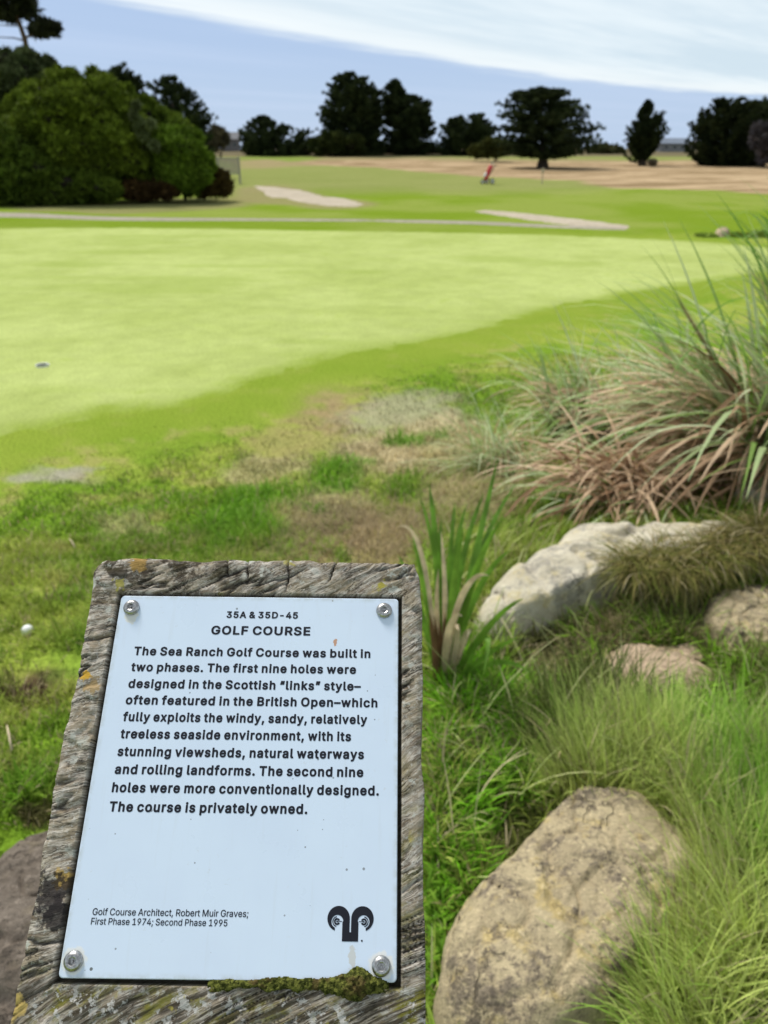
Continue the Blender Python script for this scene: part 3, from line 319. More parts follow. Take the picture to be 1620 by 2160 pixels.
GLYPHS_BOOK = r"""
,188/34,-126 30,-119 60,73 63,77 70,79 138,79 142,77 145,69 91,-123 82,-127
1453/72,-7 68,0 68,56 72,62 204,64 204,432 200,432 91,352 88,350 81,352 78,360 78,428 80,432 189,512 200,517 276,517 283,512 284,64 392,63 396,61 399,56 399,0 396,-6 392,-8
4453/276,-5 274,0 274,92 272,97 40,97 34,100 32,104 32,156 34,164 240,513 248,517 312,517 316,515 319,508 244,379 122,172 272,171 274,176 274,320 280,326 344,326 348,324 351,316 351,172 412,171 419,168 421,164 421,104 419,100 412,97 351,96 350,-4 340,-8 284,-8
5453/184,-11 164,-7 136,4 112,20 92,37 76,56 63,81 55,105 53,133 60,138 124,138 129,133 133,117 144,95 164,75 192,61 220,58 240,59 272,71 297,93 307,109 314,125 320,165 313,201 307,217 299,229 285,245 272,254 252,263 220,269 188,266 156,255 128,238 68,245 60,249 89,513 96,517 152,517 364,517 373,513 374,453 372,447 368,444 160,444 158,441 145,321 148,320 192,338 228,342 276,336 316,318 335,305 352,289 376,257 393,213 398,185 399,161 396,133 388,97 376,73 360,49 336,25 312,8 284,-5 256,-12 220,-15
7453/94,-7 90,-4 90,4 310,440 310,444 58,445 54,452 54,508 58,516 138,517 394,516 399,508 399,448 172,-4 166,-8
9453/124,-5 122,0 124,5 250,188 248,190 232,187 188,189 160,195 132,208 112,222 94,240 77,264 64,292 58,324 56,352 58,384 65,412 78,440 95,464 114,484 140,501 164,513 200,521 228,524 256,521 288,513 315,500 340,482 360,460 376,436 387,412 395,376 397,348 395,320 389,292 381,268 348,204 207,-4 200,-8 132,-8/217,252 240,253 260,257 286,272 298,284 308,300 315,316 318,332 318,368 315,384 299,416 288,429 273,440 260,446 236,451 208,451 196,447 180,440 164,428 153,416 140,391 133,352 139,316 145,300 155,284 180,263 196,257
;188/34,-126 30,-119 60,73 63,77 70,79 138,79 142,77 145,69 91,-123 82,-127/90,264 67,277 58,289 51,305 51,329 64,353 74,361 94,368 114,368 133,361 142,354 149,345 156,329 155,301 142,279 130,270 118,264
A480/12,-7 8,0 9,4 196,515 200,517 276,517 283,512 369,280 470,4 471,0 468,-6 464,-8 396,-8 388,-4 340,130 336,134 144,134 140,132 92,-4 84,-8/167,208 312,208 258,364 240,424 236,420 199,300
C510/228,-11 184,-1 144,20 112,45 87,73 62,113 45,157 36,201 32,253 36,305 45,353 63,397 84,431 114,465 148,492 184,509 224,520 268,524 320,518 368,502 388,491 407,477 439,445 455,421 466,401 474,377 481,349 480,344 472,340 404,341 383,389 372,404 356,418 328,436 296,445 264,448 240,445 212,438 188,425 168,409 150,389 133,361 121,329 114,293 111,253 114,213 122,177 132,149 148,121 168,99 188,83 212,71 240,64 268,61 300,64 324,71 352,87 372,105 390,133 404,167 472,168 479,165 481,161 468,113 454,85 427,49 388,18 364,5 316,-10 268,-15
F410/56,-7 52,0 53,512 60,517 372,516 377,508 377,452 372,445 232,444 136,444 133,440 133,288 136,286 348,286 354,280 354,220 352,216 344,213 134,212 132,-4 124,-8
G520/228,-11 180,1 144,19 112,44 83,77 62,113 46,153 35,205 32,253 35,305 46,357 62,397 84,433 116,468 144,490 180,508 220,519 264,524 316,518 344,511 388,490 428,457 444,438 466,401 475,377 482,349 476,341 404,342 380,389 364,410 340,429 300,445 264,448 236,445 212,438 188,426 177,417 164,406 149,389 132,360 121,329 114,293 111,253 114,213 120,181 132,149 148,121 168,100 192,81 212,71 240,64 272,61 296,63 316,68 340,78 360,91 376,108 390,129 399,149 406,189 404,191 280,192 276,196 275,201 275,257 280,263 476,264 484,261 486,257 486,201 482,157 473,121 459,89 436,56 408,30 380,12 348,-2 308,-12 268,-15
M628/56,-7 52,0 52,508 56,516 152,517 159,512 284,192 312,108 316,103 345,192 469,512 476,517 572,516 576,508 576,172 575,-4 568,-8 504,-8 497,-4 496,379 463,288 349,-4 340,-8 284,-8 277,0 164,284 132,374 129,364 130,0 124,-8
P445/56,-7 52,0 53,512 60,517 236,517 272,514 308,506 332,496 360,478 368,470 382,456 398,432 408,405 415,376 417,348 415,316 407,288 396,260 380,237 360,216 336,200 308,188 272,180 136,178 133,176 132,-4 124,-8/133,252 136,250 256,252 280,257 308,273 318,284 327,300 335,328 336,348 335,368 327,396 309,420 292,432 256,443 136,444 133,440
R449/56,-7 52,0 52,508 56,516 236,517 272,514 308,507 336,496 360,480 382,460 397,436 408,412 415,380 417,352 415,324 409,296 397,268 384,248 360,225 326,204 435,4 436,0 432,-7 356,-8 348,-6 240,190 136,190 133,188 132,-4 124,-8/134,264 256,264 280,269 310,284 320,294 328,307 336,332 337,352 332,388 325,404 312,420 292,434 256,443 136,444 133,440
S447/178,-13 154,-9 126,1 98,16 75,35 58,55 43,83 34,107 30,135 33,143 38,145 106,145 112,139 116,119 128,95 154,73 190,60 222,57 242,58 282,67 310,84 321,95 330,108 336,123 338,139 333,163 318,182 294,197 262,209 182,231 142,246 107,263 82,282 62,307 48,339 44,371 46,399 54,427 68,451 86,473 110,491 134,505 166,516 194,522 226,524 250,523 290,516 318,506 344,491 366,473 382,455 397,431 406,403 408,375 402,370 334,371 330,375 322,403 314,415 298,430 274,442 250,448 222,451 190,447 174,442 158,434 144,423 129,403 125,391 123,375 128,351 146,331 173,315 202,304 314,272 348,255 365,243 392,215 402,202 409,183 415,159 414,111 406,83 392,59 377,39 354,19 330,6 298,-7 262,-15 222,-17
T449/188,-6 185,0 184,444 28,445 24,452 24,508 28,516 32,517 264,517 420,516 425,508 425,452 424,448 416,444 268,444 265,440 265,0 264,-4 256,-8 192,-8
a389/126,-13 94,-4 70,10 54,24 31,59 24,83 22,107 28,147 35,163 47,179 60,191 86,206 106,214 174,227 255,239 266,247 268,255 267,271 259,295 246,309 226,319 194,323 166,319 142,310 118,289 106,269 98,266 38,284 34,287 34,295 51,327 74,352 90,364 110,375 154,388 210,392 258,382 274,376 294,364 306,355 320,339 329,323 338,302 343,279 345,251 345,3 343,-5 338,-8 274,-7 269,-1 269,23 266,29 246,9 218,-6 202,-11 162,-17/150,55 170,53 209,59 234,72 249,87 257,99 266,123 268,171 266,176 230,168 146,154 118,141 107,131 102,119 100,107 105,83 114,71 122,65
b424/193,-12 169,-3 153,6 141,16 121,39 120,0 117,-6 113,-8 53,-8 46,-4 45,0 46,512 53,517 113,517 121,512 122,384 122,348 125,343 141,360 165,379 185,386 205,391 229,392 261,390 289,382 317,368 340,348 358,328 377,297 388,264 396,228 398,188 396,152 389,115 377,80 361,52 345,32 317,9 292,-4 265,-13 229,-16/209,56 241,57 257,62 273,72 287,84 298,100 309,120 319,164 319,216 314,240 300,276 289,292 273,306 257,315 233,321 201,320 185,316 165,305 156,296 141,278 132,260 126,240 122,216 122,164 125,144 132,120 141,100 153,84 169,70 185,61
c396/170,-12 142,-5 110,11 89,28 67,52 50,80 36,116 29,148 26,184 29,224 37,264 50,296 64,320 89,348 114,367 138,380 174,390 226,392 262,385 307,364 334,342 358,308 369,280 368,272 302,254 298,256 290,274 278,292 266,304 246,315 230,320 206,322 186,320 166,313 150,304 137,292 116,256 106,212 104,188 106,164 116,120 134,88 150,72 170,61 206,54 230,57 246,61 266,72 284,92 297,120 302,125 366,109 371,104 370,98 358,68 338,39 312,16 294,4 266,-8 246,-13 206,-16
d424/158,-12 134,-4 109,8 86,26 64,52 48,80 36,112 28,152 26,188 28,228 36,264 48,296 62,322 84,348 110,369 134,381 162,389 218,391 242,386 258,379 274,369 302,340 303,456 303,508 306,515 310,517 370,517 375,516 379,512 379,-4 370,-8 310,-7 305,0 305,32 302,37 283,16 270,5 238,-11 218,-15 194,-16/194,56 222,57 242,62 258,71 270,82 283,100 291,116 298,140 302,164 304,192 299,236 292,260 284,276 273,292 258,306 242,315 218,321 186,320 166,315 138,294 124,276 116,260 106,212 104,188 109,144 116,120 126,100 137,84 163,64 182,57
e404/174,-12 142,-4 114,9 86,30 66,53 50,80 36,116 29,148 26,184 29,228 36,260 47,292 63,320 84,344 114,367 138,380 170,390 206,392 230,390 250,387 286,374 306,363 323,348 341,328 354,308 373,256 378,228 379,208 379,168 374,162 106,161 110,128 126,95 139,80 154,69 174,60 214,54 250,60 270,71 281,80 288,88 299,108 306,113 366,99 373,92 365,68 342,35 322,18 290,-1 262,-11 238,-15 210,-16/105,232 110,229 298,230 291,264 274,292 257,308 242,316 226,320 202,322 166,315 138,296 126,282 115,264
f254/78,-7 73,0 73,316 70,319 2,320 -2,328 -2,380 0,384 6,387 72,388 74,452 79,472 90,491 101,504 130,525 166,537 198,538 234,532 246,528 250,524 235,468 230,461 202,466 178,464 162,456 154,444 151,432 150,388 226,387 234,384 236,380 235,324 230,319 154,319 150,316 150,0 149,-4 142,-8
h410/49,-7 45,0 45,508 49,516 113,517 121,512 122,356 125,348 149,369 173,382 197,389 225,392 253,391 297,377 320,360 335,344 348,324 359,296 363,272 365,236 365,0 361,-7 297,-8 289,-4 288,232 284,264 278,284 265,300 253,310 233,318 209,321 181,317 153,302 134,280 127,264 122,228 121,-4 113,-8
i167/49,-7 45,0 45,380 47,384 53,387 113,387 120,384 122,376 122,0 121,-4 113,-8/73,436 57,443 40,460 33,480 35,496 41,509 58,524 81,532 97,530 117,520 128,508 133,496 133,472 126,456 109,441 97,436
l189/109,-7 89,0 69,14 55,34 47,58 45,86 45,510 47,514 53,517 113,517 121,512 122,82 128,66 134,62 145,60 169,62 177,58 189,2 185,-4 157,-10
n410/49,-7 45,0 45,376 49,386 109,387 117,385 120,380 121,342 129,352 149,369 173,382 201,390 253,391 297,377 317,363 335,344 348,324 359,296 363,272 365,240 365,108 364,-4 357,-8 297,-8 289,-4 288,232 285,260 279,280 269,296 253,310 233,318 209,321 193,320 177,316 153,302 142,292 132,276 123,248 121,-4 113,-8
o415/170,-12 142,-5 110,11 89,28 67,52 50,80 37,112 29,148 26,188 29,228 37,264 50,297 67,324 89,348 110,365 142,382 174,390 206,392 246,389 274,381 306,365 327,348 348,324 365,296 378,264 387,228 389,188 387,148 378,112 365,80 348,52 327,28 306,11 274,-4 242,-13 206,-16/192,56 206,54 230,57 250,63 266,73 278,84 292,104 306,140 310,164 310,208 307,232 292,272 278,292 264,304 246,315 226,320 206,322 186,320 166,313 150,304 134,288 116,256 106,212 104,188 106,164 116,120 123,104 137,84 150,72 166,63
r259/49,-7 45,0 45,380 47,384 53,387 113,387 120,380 121,348 146,372 165,383 189,391 213,393 245,392 250,388 251,324 249,317 241,314 205,318 177,313 165,309 139,288 131,276 124,256 121,-4 113,-8
s365/140,-12 112,-5 91,4 72,17 57,32 44,49 35,68 28,92 31,100 96,115 100,112 108,92 115,80 128,67 144,59 160,55 184,53 204,55 224,60 248,76 258,92 260,104 257,116 248,130 236,138 116,172 88,185 68,201 51,224 42,248 39,272 41,296 47,316 58,336 73,352 92,367 132,385 160,391 216,390 256,380 276,369 292,357 305,344 325,312 332,292 329,284 268,269 262,272 248,298 236,311 224,318 208,323 184,325 152,319 133,308 119,288 119,264 128,251 140,242 172,231 264,207 293,192 312,176 327,156 336,132 339,108 337,84 329,60 317,40 302,24 264,-1 240,-9 212,-15 180,-16
t227/134,-8 110,0 86,16 71,36 60,64 57,96 57,316 54,319 6,319 2,320 -2,328 -2,380 0,384 6,387 56,388 57,472 59,476 66,479 130,478 134,472 134,440 134,388 206,387 210,384 212,376 212,328 207,320 138,319 134,316 135,84 141,68 154,60 170,58 202,62 207,60 221,4 218,-4 198,-10 170,-12
u410/149,-9 133,-6 113,3 90,19 75,35 62,55 53,79 46,107 45,139 45,379 49,386 113,387 121,383 122,143 124,119 131,99 141,83 157,69 177,61 213,59 229,62 245,69 257,77 270,91 282,115 287,135 288,379 293,386 357,387 361,386 365,379 365,-1 363,-5 357,-8 297,-8 293,-6 290,-1 289,38 262,11 237,-2 209,-11 181,-13
v389/157,-5 9,380 11,384 17,387 85,387 90,384 173,156 193,95 197,96 205,124 299,384 305,387 373,387 377,384 378,376 233,-4 225,-8 165,-8
 188
"""

# ------------------------------------------------------------------ the ground and what lies on it
P_DRY = poly([(600,342),(800,336),(1040,341),(1300,342),(1620,338),(1900,338),(2000,440),(1620,416),(1300,393),(1040,374),(900,362),(740,352)])
P_FARGREEN = poly([(480,331),(560,324),(700,330),(640,341),(560,340)])
P_WARM = poly([(480,323),(560,324),(900,331),(1300,338),(1620,336),(1620,346),(1040,346),(620,348),(480,362)])
P_BANKDRY = poly([(430,420),(520,392),(640,396),(800,432),(700,446),(520,430)])
P_ROUGH1 = poly([(0,430),(250,425),(480,412),(540,432),(420,447),(200,448),(0,445)])
# bare and straw patches of the near rough: (px, py, rx, ry, kind, strength)
PATCH = [(120,998,95,20,'scar',1.0),(60,1008,40,14,'scar',.9),(190,985,40,14,'scar',.8),(690,850,95,50,'brown',.95),(640,930,130,45,'brown',.55),(850,870,150,45,'grey',.8),(900,940,170,60,'straw',.8),(800,960,110,55,'straw',.9),
         (560,990,110,40,'straw',.65),(700,1090,110,70,'straw',.75),(800,1140,160,60,'brown',.75),(640,1160,120,30,'brown',.8),(1010,1040,140,45,'straw',.6),
         (110,1415,95,50,'soil',1.0),(60,1790,80,45,'soil',.8),(250,1120,70,25,'straw',.5),(180,1010,50,20,'straw',.3),
         (1000,1600,110,45,'straw',.9),(985,1570,35,30,'soil',.8),(1230,1330,160,70,'straw',.6),(1420,1250,160,70,'straw',.6),(1530,1370,130,50,'straw',.85),
         (1560,1680,130,50,'straw',.8),(1150,1420,50,60,'soil',.5),(860,930,60,18,'lush',.9),(720,1010,70,35,'lush',.9),(530,1090,110,75,'lush',.9),
         (860,1030,60,28,'lush',.6),(300,1330,200,70,'lush',.5),(80,1690,110,50,'lush',.7),(1010,1520,60,160,'lush',.7),(1250,1580,240,90,'lush',.9),(980,1800,60,160,'lush',.9)]
PC = {'scar': (.33,.31,.23), 'brown': (.31,.235,.12), 'grey': (.33,.31,.20), 'straw': (.42,.35,.20), 'soil': (.085,.052,.034), 'lush': (.13,.27,.02)}
PW = []
for px, py, rx, ry, kd, s in PATCH:
    c = at(px, py); e1 = at(px+rx, py); e2 = at(px, py-ry)
    PW.append((c[0], c[1], abs(e1[0]-c[0]), abs(e2[1]-c[1]), PC[kd], s))
def gcol(x, y):
    n1 = fbm(x, y, 1.3, 4, 1); n2 = fbm(x, y, 5, 4, 2); n3 = fbm(x, y, .35, 3, 3); n4 = fbm(x, y, 16, 3, 8)
    c = lerp((.15,.255,.022), (.275,.33,.055), sst(n1*.6+n2*.4, .35, .65))
    c = c+(lerp((.34,.29,.12), (.34,.29,.12), n1)-c)*(sst(n2, .60, .78)*.55)[..., None]
    wx = x+(n2-.5)*.35; wy = y+(n1-.5)*.5
    for cx, cy, rx, ry, pc, s in PW:
        d = np.hypot((wx-cx)/rx, (wy-cy)/ry)
        m = sst(d+(n2-.5)*.9+(n4-.5)*.5, 1.15, .55)*s
        c = c+(np.array(pc)*(.8+.4*n4)[..., None]-c)*m[..., None]
    g = sdist_green(x, y)
    # collar of mown apron round the green, then lush strip beyond it
    ap = sst(g+(n2-.5)*.9+(n4-.5)*.3, .7, .05)
    c = c+(lerp((.195,.275,.030), (.235,.305,.042), n1)-c)*(ap*.85)[..., None]
    far = sst(y, 17.5, 20.5)
    fc = lerp((.17,.25,.022), (.23,.285,.055), sst(n3, .3, .7))
    fc = fc+(np.array((.245,.255,.095))-fc)*(sst(y+6*(n3-.5), 34, 46)*.75)[..., None]
    c = c+(fc-c)*far[..., None]
    q = r_in = None
    if np.any(y > 20):
        m = y > 20; xm, ym = x[m], y[m]; cm = c[m]; k1 = (fbm(xm, ym, .25, 3, 4)-.5); k2 = fbm(xm*.35, ym, .9, 3, 6)
        def put(P, pc, soft):
            d = sdist(xm+k1*soft*3, ym+k1*soft*6, P)
            mm = sst(d, soft, -soft)
            cm[:] = cm+(np.asarray(pc)-cm)*mm[:, None]
        put(P_WARM, lerp((.25,.21,.10), (.33,.27,.14), k2), 2.0)
        put(P_DRY, lerp((.24,.17,.09), (.47,.345,.21), sst(k2, .3, .7)), .8)
        put(P_FARGREEN, (.20,.26,.055), 1.5)
        put(P_BANKDRY, lerp((.28,.235,.12), (.235,.245,.08), k2), .5)
        put(P_ROUGH1, lerp((.175,.19,.06), (.28,.26,.11), k2), .5)
        beyond = sst(ym, 104, 112); cm[:] = cm+(np.array((.16,.135,.08))-cm)*beyond[:, None]
        c[m] = cm
    # dark thatch under the long grass round the rocks
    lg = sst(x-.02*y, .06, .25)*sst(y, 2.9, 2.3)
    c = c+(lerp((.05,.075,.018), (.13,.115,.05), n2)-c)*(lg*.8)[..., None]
    return np.clip(c, .01, .9)

def build_ground():
    rr = np.concatenate([[.0, .2], np.geomspace(.38, 140, 560), np.geomspace(150, 3000, 30)])
    aa = np.concatenate([np.linspace(-180, -44, 40), np.linspace(-43.8, 43.8, 560), np.linspace(44, 180, 40)[:-1]])
    A, R_ = np.meshgrid(np.radians(aa), rr); x = R_*np.sin(A); y = R_*np.cos(A)
    fx, fy = x.ravel(), y.ravel(); z = H(fx, fy); col = gcol(fx, fy)
    n, m = x.shape; i = np.arange(n*m).reshape(n, m); j = np.roll(i, -1, 1)
    F = np.stack([i[:-1], j[:-1], j[1:], i[1:]], -1).reshape(-1, 4)[:, ::-1]
    F = F[m:] if False else F
    o = mesh_np('ground', np.stack([fx, fy, z], 1), F, M_GROUND, None, col, True)
    tag(o, kind='structure')
build_ground()

def sheet(name, P, lift, res, mat, colf, kind='structure', skew=1, fray=.0):
    """a sheet draped over the terrain inside the outline P"""
    x0, y0 = P.min(0)-res; x1, y1 = P.max(0)+res
    xs = np.arange(x0, x1, res); ys = np.arange(y0, y1, res*skew)
    X_, Y_ = np.meshgrid(xs, ys); x = X_.ravel(); y = Y_.ravel(); d = sdist(x, y, P)
    n, m = X_.shape; i = np.arange(n*m).reshape(n, m)
    F = np.stack([i[:-1, :-1], i[:-1, 1:], i[1:, 1:], i[1:, :-1]], -1).reshape(-1, 4)
    fr = fray*fbm(x, y, 3.0, 4, 90)
    F = F[(d[F] < (-2*fr+res*.35)[F]).all(1)]
    # pull the outer ring onto the outline
    u, inv = np.unique(F, return_inverse=True); F = inv.reshape(F.shape)
    x, y, d = x[u], y[u], d[u]
    V = np.stack([x, y, H(x, y)+lift*1.6-(lift*1.6+.003)*sst(d+2*fr[u], -4.5*res, res*.3)], 1)
    return tag(mesh_np(name, V, F, mat, None, colf(x, y, d), True), kind=kind)
def green_col(x, y, d):
    a = fbm(x, y, .55, 4, 11); b = fbm(x, y, 2.6, 4, 12); e = fbm(x, y, 9, 3, 13); s = fbm(x*.4, y*1.2, 1.0, 4, 14)
    c = lerp((.335,.395,.118), (.405,.465,.16), sst(a*.45+b*.3+s*.25, .35, .65))
    c = c*(.86+.28*e)[:, None]
    c = c+(np.array((.275,.345,.078))-c)*(sst(s, .58, .75)*.55)[:, None]
    c = c+(np.array((.28,.35,.07))-c)*(sst(b*.5+e*.5, .66, .76)*.6)[:, None]
    c = c+(np.array((.215,.29,.036))-c)*sst(d+(b-.5)*.5+(e-.5)*.3, -.75, -.25)[:, None]
    return c
M_GREEN = attr_mat('putting_turf', 40, .16, .9, 0, .0, 160, .004, .5)
sheet('putting_green', EDGE, .0025, .06, M_GREEN, green_col, fray=.30)
# paths
M_PATH = attr_mat('path_gravel', 8, .15, .9, 0, .2, 40, .01, .4)
pc_light = lambda x, y, d: lerp((.37,.31,.225), (.47,.40,.30), fbm(x, y, 1.2, 3, 20))+0*d[:, None]
pc_grey = lambda x, y, d: lerp((.27,.24,.175), (.35,.31,.24), fbm(x, y, 1.2, 3, 21))+0*d[:, None]
for nm, pts, cf, rs in [
    ('cart_path', [(-60,449),(60,449),(200,457),(330,460),(460,461),(620,462),(800,463),(800,468),(620,467),(460,466),(330,467),(190,465),(60,459),(-60,459)], pc_grey, .06),
    ('cart_path', [(770,463),(1000,467),(1150,474),(1330,482),(1330,487),(1150,481),(1000,474),(770,468)], pc_grey, .06),
    ('sand_path', [(520,392),(580,394),(680,406),(770,426),(785,434),(735,439),(650,433),(590,420),(545,407)], pc_light, .10),
    ('sand_path', [(965,444),(1060,443),(1200,458),(1330,474),(1365,481),(1300,487),(1180,476),(1060,459)], pc_light, .08)]:
    sheet(nm, poly(pts, 2), .02, rs, M_PATH, cf, fray=(.20 if nm == 'sand_path' else .05))
# cup in the green, with its white rim and a dark disc painted as the hole's shade, and a ball in the rough
def cup():
    p = at_z(90, 773, GREEN_Z); p[2] = h1(p[0], p[1])+.006
    r = empty('golf_hole', p); tag(r, 'white rimmed cup sunk in the pale putting green', 'golf hole')
    for nm, r0, r1, z0, z1, mt in [('cup_rim', .054, .060, .012, .014, plain('cup_white', (.75,.75,.72), .5)), ('cup_shade', .0, .054, .0045, .0045, plain('cup_dark', (.02,.03,.015), .9))]:
        bm = bmesh.new(); n = 40
        a = [bm.verts.new((r0*math.cos(2*PI*k/n), r0*math.sin(2*PI*k/n), z0)) for k in range(n)] if r0 > 0 else None
        b = [bm.verts.new((r1*math.cos(2*PI*k/n), r1*math.sin(2*PI*k/n), z1)) for k in range(n)]
        c = [bm.verts.new((r1*math.cos(2*PI*k/n), r1*math.sin(2*PI*k/n), -.01)) for k in range(n)]
        if a:
            a2 = [bm.verts.new((r0*math.cos(2*PI*k/n), r0*math.sin(2*PI*k/n), -.01)) for k in range(n)]
            for k in range(n):
                q = (k+1) % n
                bm.faces.new((a[k], b[k], b[q], a[q])); bm.faces.new((a2[k], a[k], a[q], a2[q])); bm.faces.new((b[k], c[k], c[q], b[q]))
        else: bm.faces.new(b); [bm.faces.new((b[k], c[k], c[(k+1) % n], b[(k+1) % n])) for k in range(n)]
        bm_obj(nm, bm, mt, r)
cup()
def ball():
    p = at(60, 1338); bm = bmesh.new(); bmesh.ops.create_icosphere(bm, subdivisions=4, radius=.0214)
    gold = (1+5**.5)/2; pts = [Vector((math.cos(2*PI*i/gold)*math.sqrt(1-(1-2*(i+.5)/300)**2), math.sin(2*PI*i/gold)*math.sqrt(1-(1-2*(i+.5)/300)**2), 1-2*(i+.5)/300)) for i in range(300)]
    for v in bm.verts:
        n = v.co.normalized(); d = max(n.dot(q) for q in pts); v.co -= n*.0006*max(0, min(1, (d-.9955)/.003))
    o = bm_obj('golf_ball', bm, plain('ball_white', (.82,.83,.80), .35, 30, .04), None, True, (p[0], p[1], p[2]+.014))
    tag(o, 'white golf ball lying in the rough grass left of the wooden sign', 'golf ball')
ball()

# ------------------------------------------------------------------ the sign: a timber post cut at a slant, with a plaque screwed to it
def build_sign():
    u = Vector((0.99992543, -0.00856453, -0.00870508)); n = Vector((0.00127734, -0.63557517, 0.77203793)).normalized()
    u = (u-n*u.dot(n)).normalized(); v = n.cross(u)
    O = Vector((-.1588, .2419, CAM_Z-.3651))
    mid = O+u*.080+v*.09; base = Vector((mid.x, mid.y, h1(mid.x, mid.y)))
    root = empty('wooden_sign', base)
    tag(root, 'weathered grey timber post with slanted top carrying a pale screwed-on text plaque', 'sign')
    L = Matrix(((u.x, v.x, n.x, O.x-base.x), (u.y, v.y, n.y, O.y-base.y), (u.z, v.z, n.z, O.z-base.z), (0, 0, 0, 1)))
    # --- post
    X0, X1, Y0, Y1 = -.0185, .1785, -.036, .2195
    nx, ny = 250, 324
    gx = np.linspace(X0, X1, nx); gy = np.linspace(Y0, Y1, ny); GX, GY = np.meshgrid(gx, gy); x = GX.ravel(); y = GY.ravel()
    xn = (x-X0)/(X1-X0); yn = (y-Y0)/(Y1-Y0)
    # growth-ring coordinate: level lines are the streaks, nearly level at the left, steep at the right and the bottom
    a0 = np.tan(np.radians(6)); a1 = np.tan(np.radians(42))
    W = X1-X0
    fx = W*(a0*xn+(a1-a0)*.62*xn**1.7/1.7+ .10*xn)
    low = sst(yn, .30, .0)
    g = y-fx-low*.55*(x-X0)
    wv = (fbm(x, y, 60, 3, 31)-.5)*.004+(fbm(x, y, 18, 2, 32)-.5)*.008
    g = g+wv
    al = x+.5*y
    def ridge(f, s): q = fbm(al*.16, g, f, 3, s); return 1-np.abs(2*q-1)
    h = (fbm(al*.15, g, 420, 3, 41)-.5)*.0009+(fbm(al*.2, g, 130, 3, 42)-.5)*.0014
    crack = sst(ridge(150, 43), .86, .985)*sst(fbm(x, y, 30, 2, 44), .45, .6)
    h = h-crack*.0016
    lump = sst(fbm(x, y, 90, 3, 45), .52, .66)*sst(fbm(x, y, 22, 2, 46), .45, .62)
    h = h+lump*.0012
    # checks running in from the top edge
    for cx, bend, dep in ((.0985, .0, .022), (.0615, .03, .012), (.0735, .05, .017), (.128, -.40, .016)):
        cxx = cx+bend*(Y1-y)+(fbm(y, y*0, 120, 2, 47)-.5)*.003
        dd = np.abs(x-cxx); m = sst(dd, .0006, .0002)*sst(Y1-y, dep, dep*.6)*sst(y, .196, .199); h = h-m*.003; crack = np.maximum(crack, m)
    # worn arrises, sawn scallops along the top
    ex = np.minimum(x-X0, X1-x); ey = Y1-y
    h = h-.0012*sst(ex, .003, 0)-.0012*sst(ey, .003, 0)
    h = h-.003*sst(np.hypot(X1-x, Y1-y), .010, .0)
    # shallow bed cut for the plaque
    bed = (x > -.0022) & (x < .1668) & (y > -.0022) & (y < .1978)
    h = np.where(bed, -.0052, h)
    # bottom moss stays lumpy
    edgew = (fbm(y, x*0, 45, 3, 51)-.5)*.0045
    dx = np.where(xn < .5, 1, 0)*edgew*sst(xn, .08, 0)+np.where(xn > .5, 1, 0)*(fbm(y, x*0, 40, 3, 52)-.5)*.003*sst(xn, .93, 1)
    dy = ((fbm(x, y*0, 110, 2, 53)-.5)*.0032+(fbm(x, y*0, 30, 2, 54)-.5)*.0012)*sst(yn, .96, 1)
    # small cut corner at the upper left
    dx = dx+.003*sst(yn, .965, 1)*sst(xn, .05, 0)-.0035*sst(yn, .955, 1)*sst(xn, .94, 1)
    V = np.stack([x+dx, y+dy, h], 1)
    V = V@np.array(L.to_3x3()).T+np.array(L.translation)
    i = np.arange(nx*ny).reshape(ny, nx)
    F = np.stack([i[:-1, :-1], i[:-1, 1:], i[1:, 1:], i[1:, :-1]], -1).reshape(-1, 4)
    loop = np.concatenate([i[0, :], i[1:, -1], i[-1, -2::-1], i[-2:0:-1, 0]])
    Vs = [V]; rings = [loop]; cnt = len(V); cxy = V[loop][:, :2].mean(0)
    ringz = []
    for k, t in enumerate((.02, .06, .15, .4, .7, 1.0)):
        B = V[loop].copy(); zt = B[:, 2]*(1-t)+(-.12)*t; B[:, 2] = zt
        B[:, :2] = cxy+(B[:, :2]-cxy)*(1.0 if t < .3 else .995)
        Vs.append(B); rings.append(np.arange(cnt, cnt+len(loop))); cnt += len(loop)
    Fs = [F]
    for a, b in zip(rings, rings[1:]): Fs.append(np.stack([a, b, np.roll(b, -1), np.roll(a, -1)], -1))
    V = np.concatenate(Vs); F = np.concatenate(Fs)
    ex_side = len(V)-len(x)
    grain = np.stack([al*.16, g, h*0], 1); grain = np.concatenate([grain, np.stack([V[len(x):, 2]*.05, V[len(x):, 0]+V[len(x):, 1], np.zeros(ex_side)], 1)])
    face = np.concatenate([np.stack([x, y, 0*x], 1), np.stack([V[len(x):, 0]+.08, V[len(x):, 2]-1, V[len(x):, 1]], 1)])
    ck = np.concatenate([crack, np.zeros(ex_side)])
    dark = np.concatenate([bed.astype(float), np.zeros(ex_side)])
    m, N = material('weathered_timber')
    G = N.n('ShaderNodeAttribute', attribute_name='grain').outputs['Vector']; Fv = N.n('ShaderNodeAttribute', attribute_name='face').outputs['Vector']
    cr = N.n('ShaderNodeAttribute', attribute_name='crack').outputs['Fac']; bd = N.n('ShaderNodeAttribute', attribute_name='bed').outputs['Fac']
    fsep = N.n('ShaderNodeSeparateXYZ', i_0=Fv)
    s1 = N.noise(G, 330, 6, .72); s2 = N.noise(N.scaled(G, 1.6, 1, 1), 1000, 4, .65); s3 = N.noise(Fv, 55, 5, .65); s4 = N.noise(Fv, 420, 4, .7)
    c = N.mix(N.ramp(s1, .36, .62), (.16, .122, .082), (.58, .53, .45))
    c = N.mix(N.ramp(s2, .36, .54, .75, 0), c, (.095, .078, .06))
    c = N.mix(N.ramp(s3, .46, .60, 0, .6), c, (.30, .245, .165))
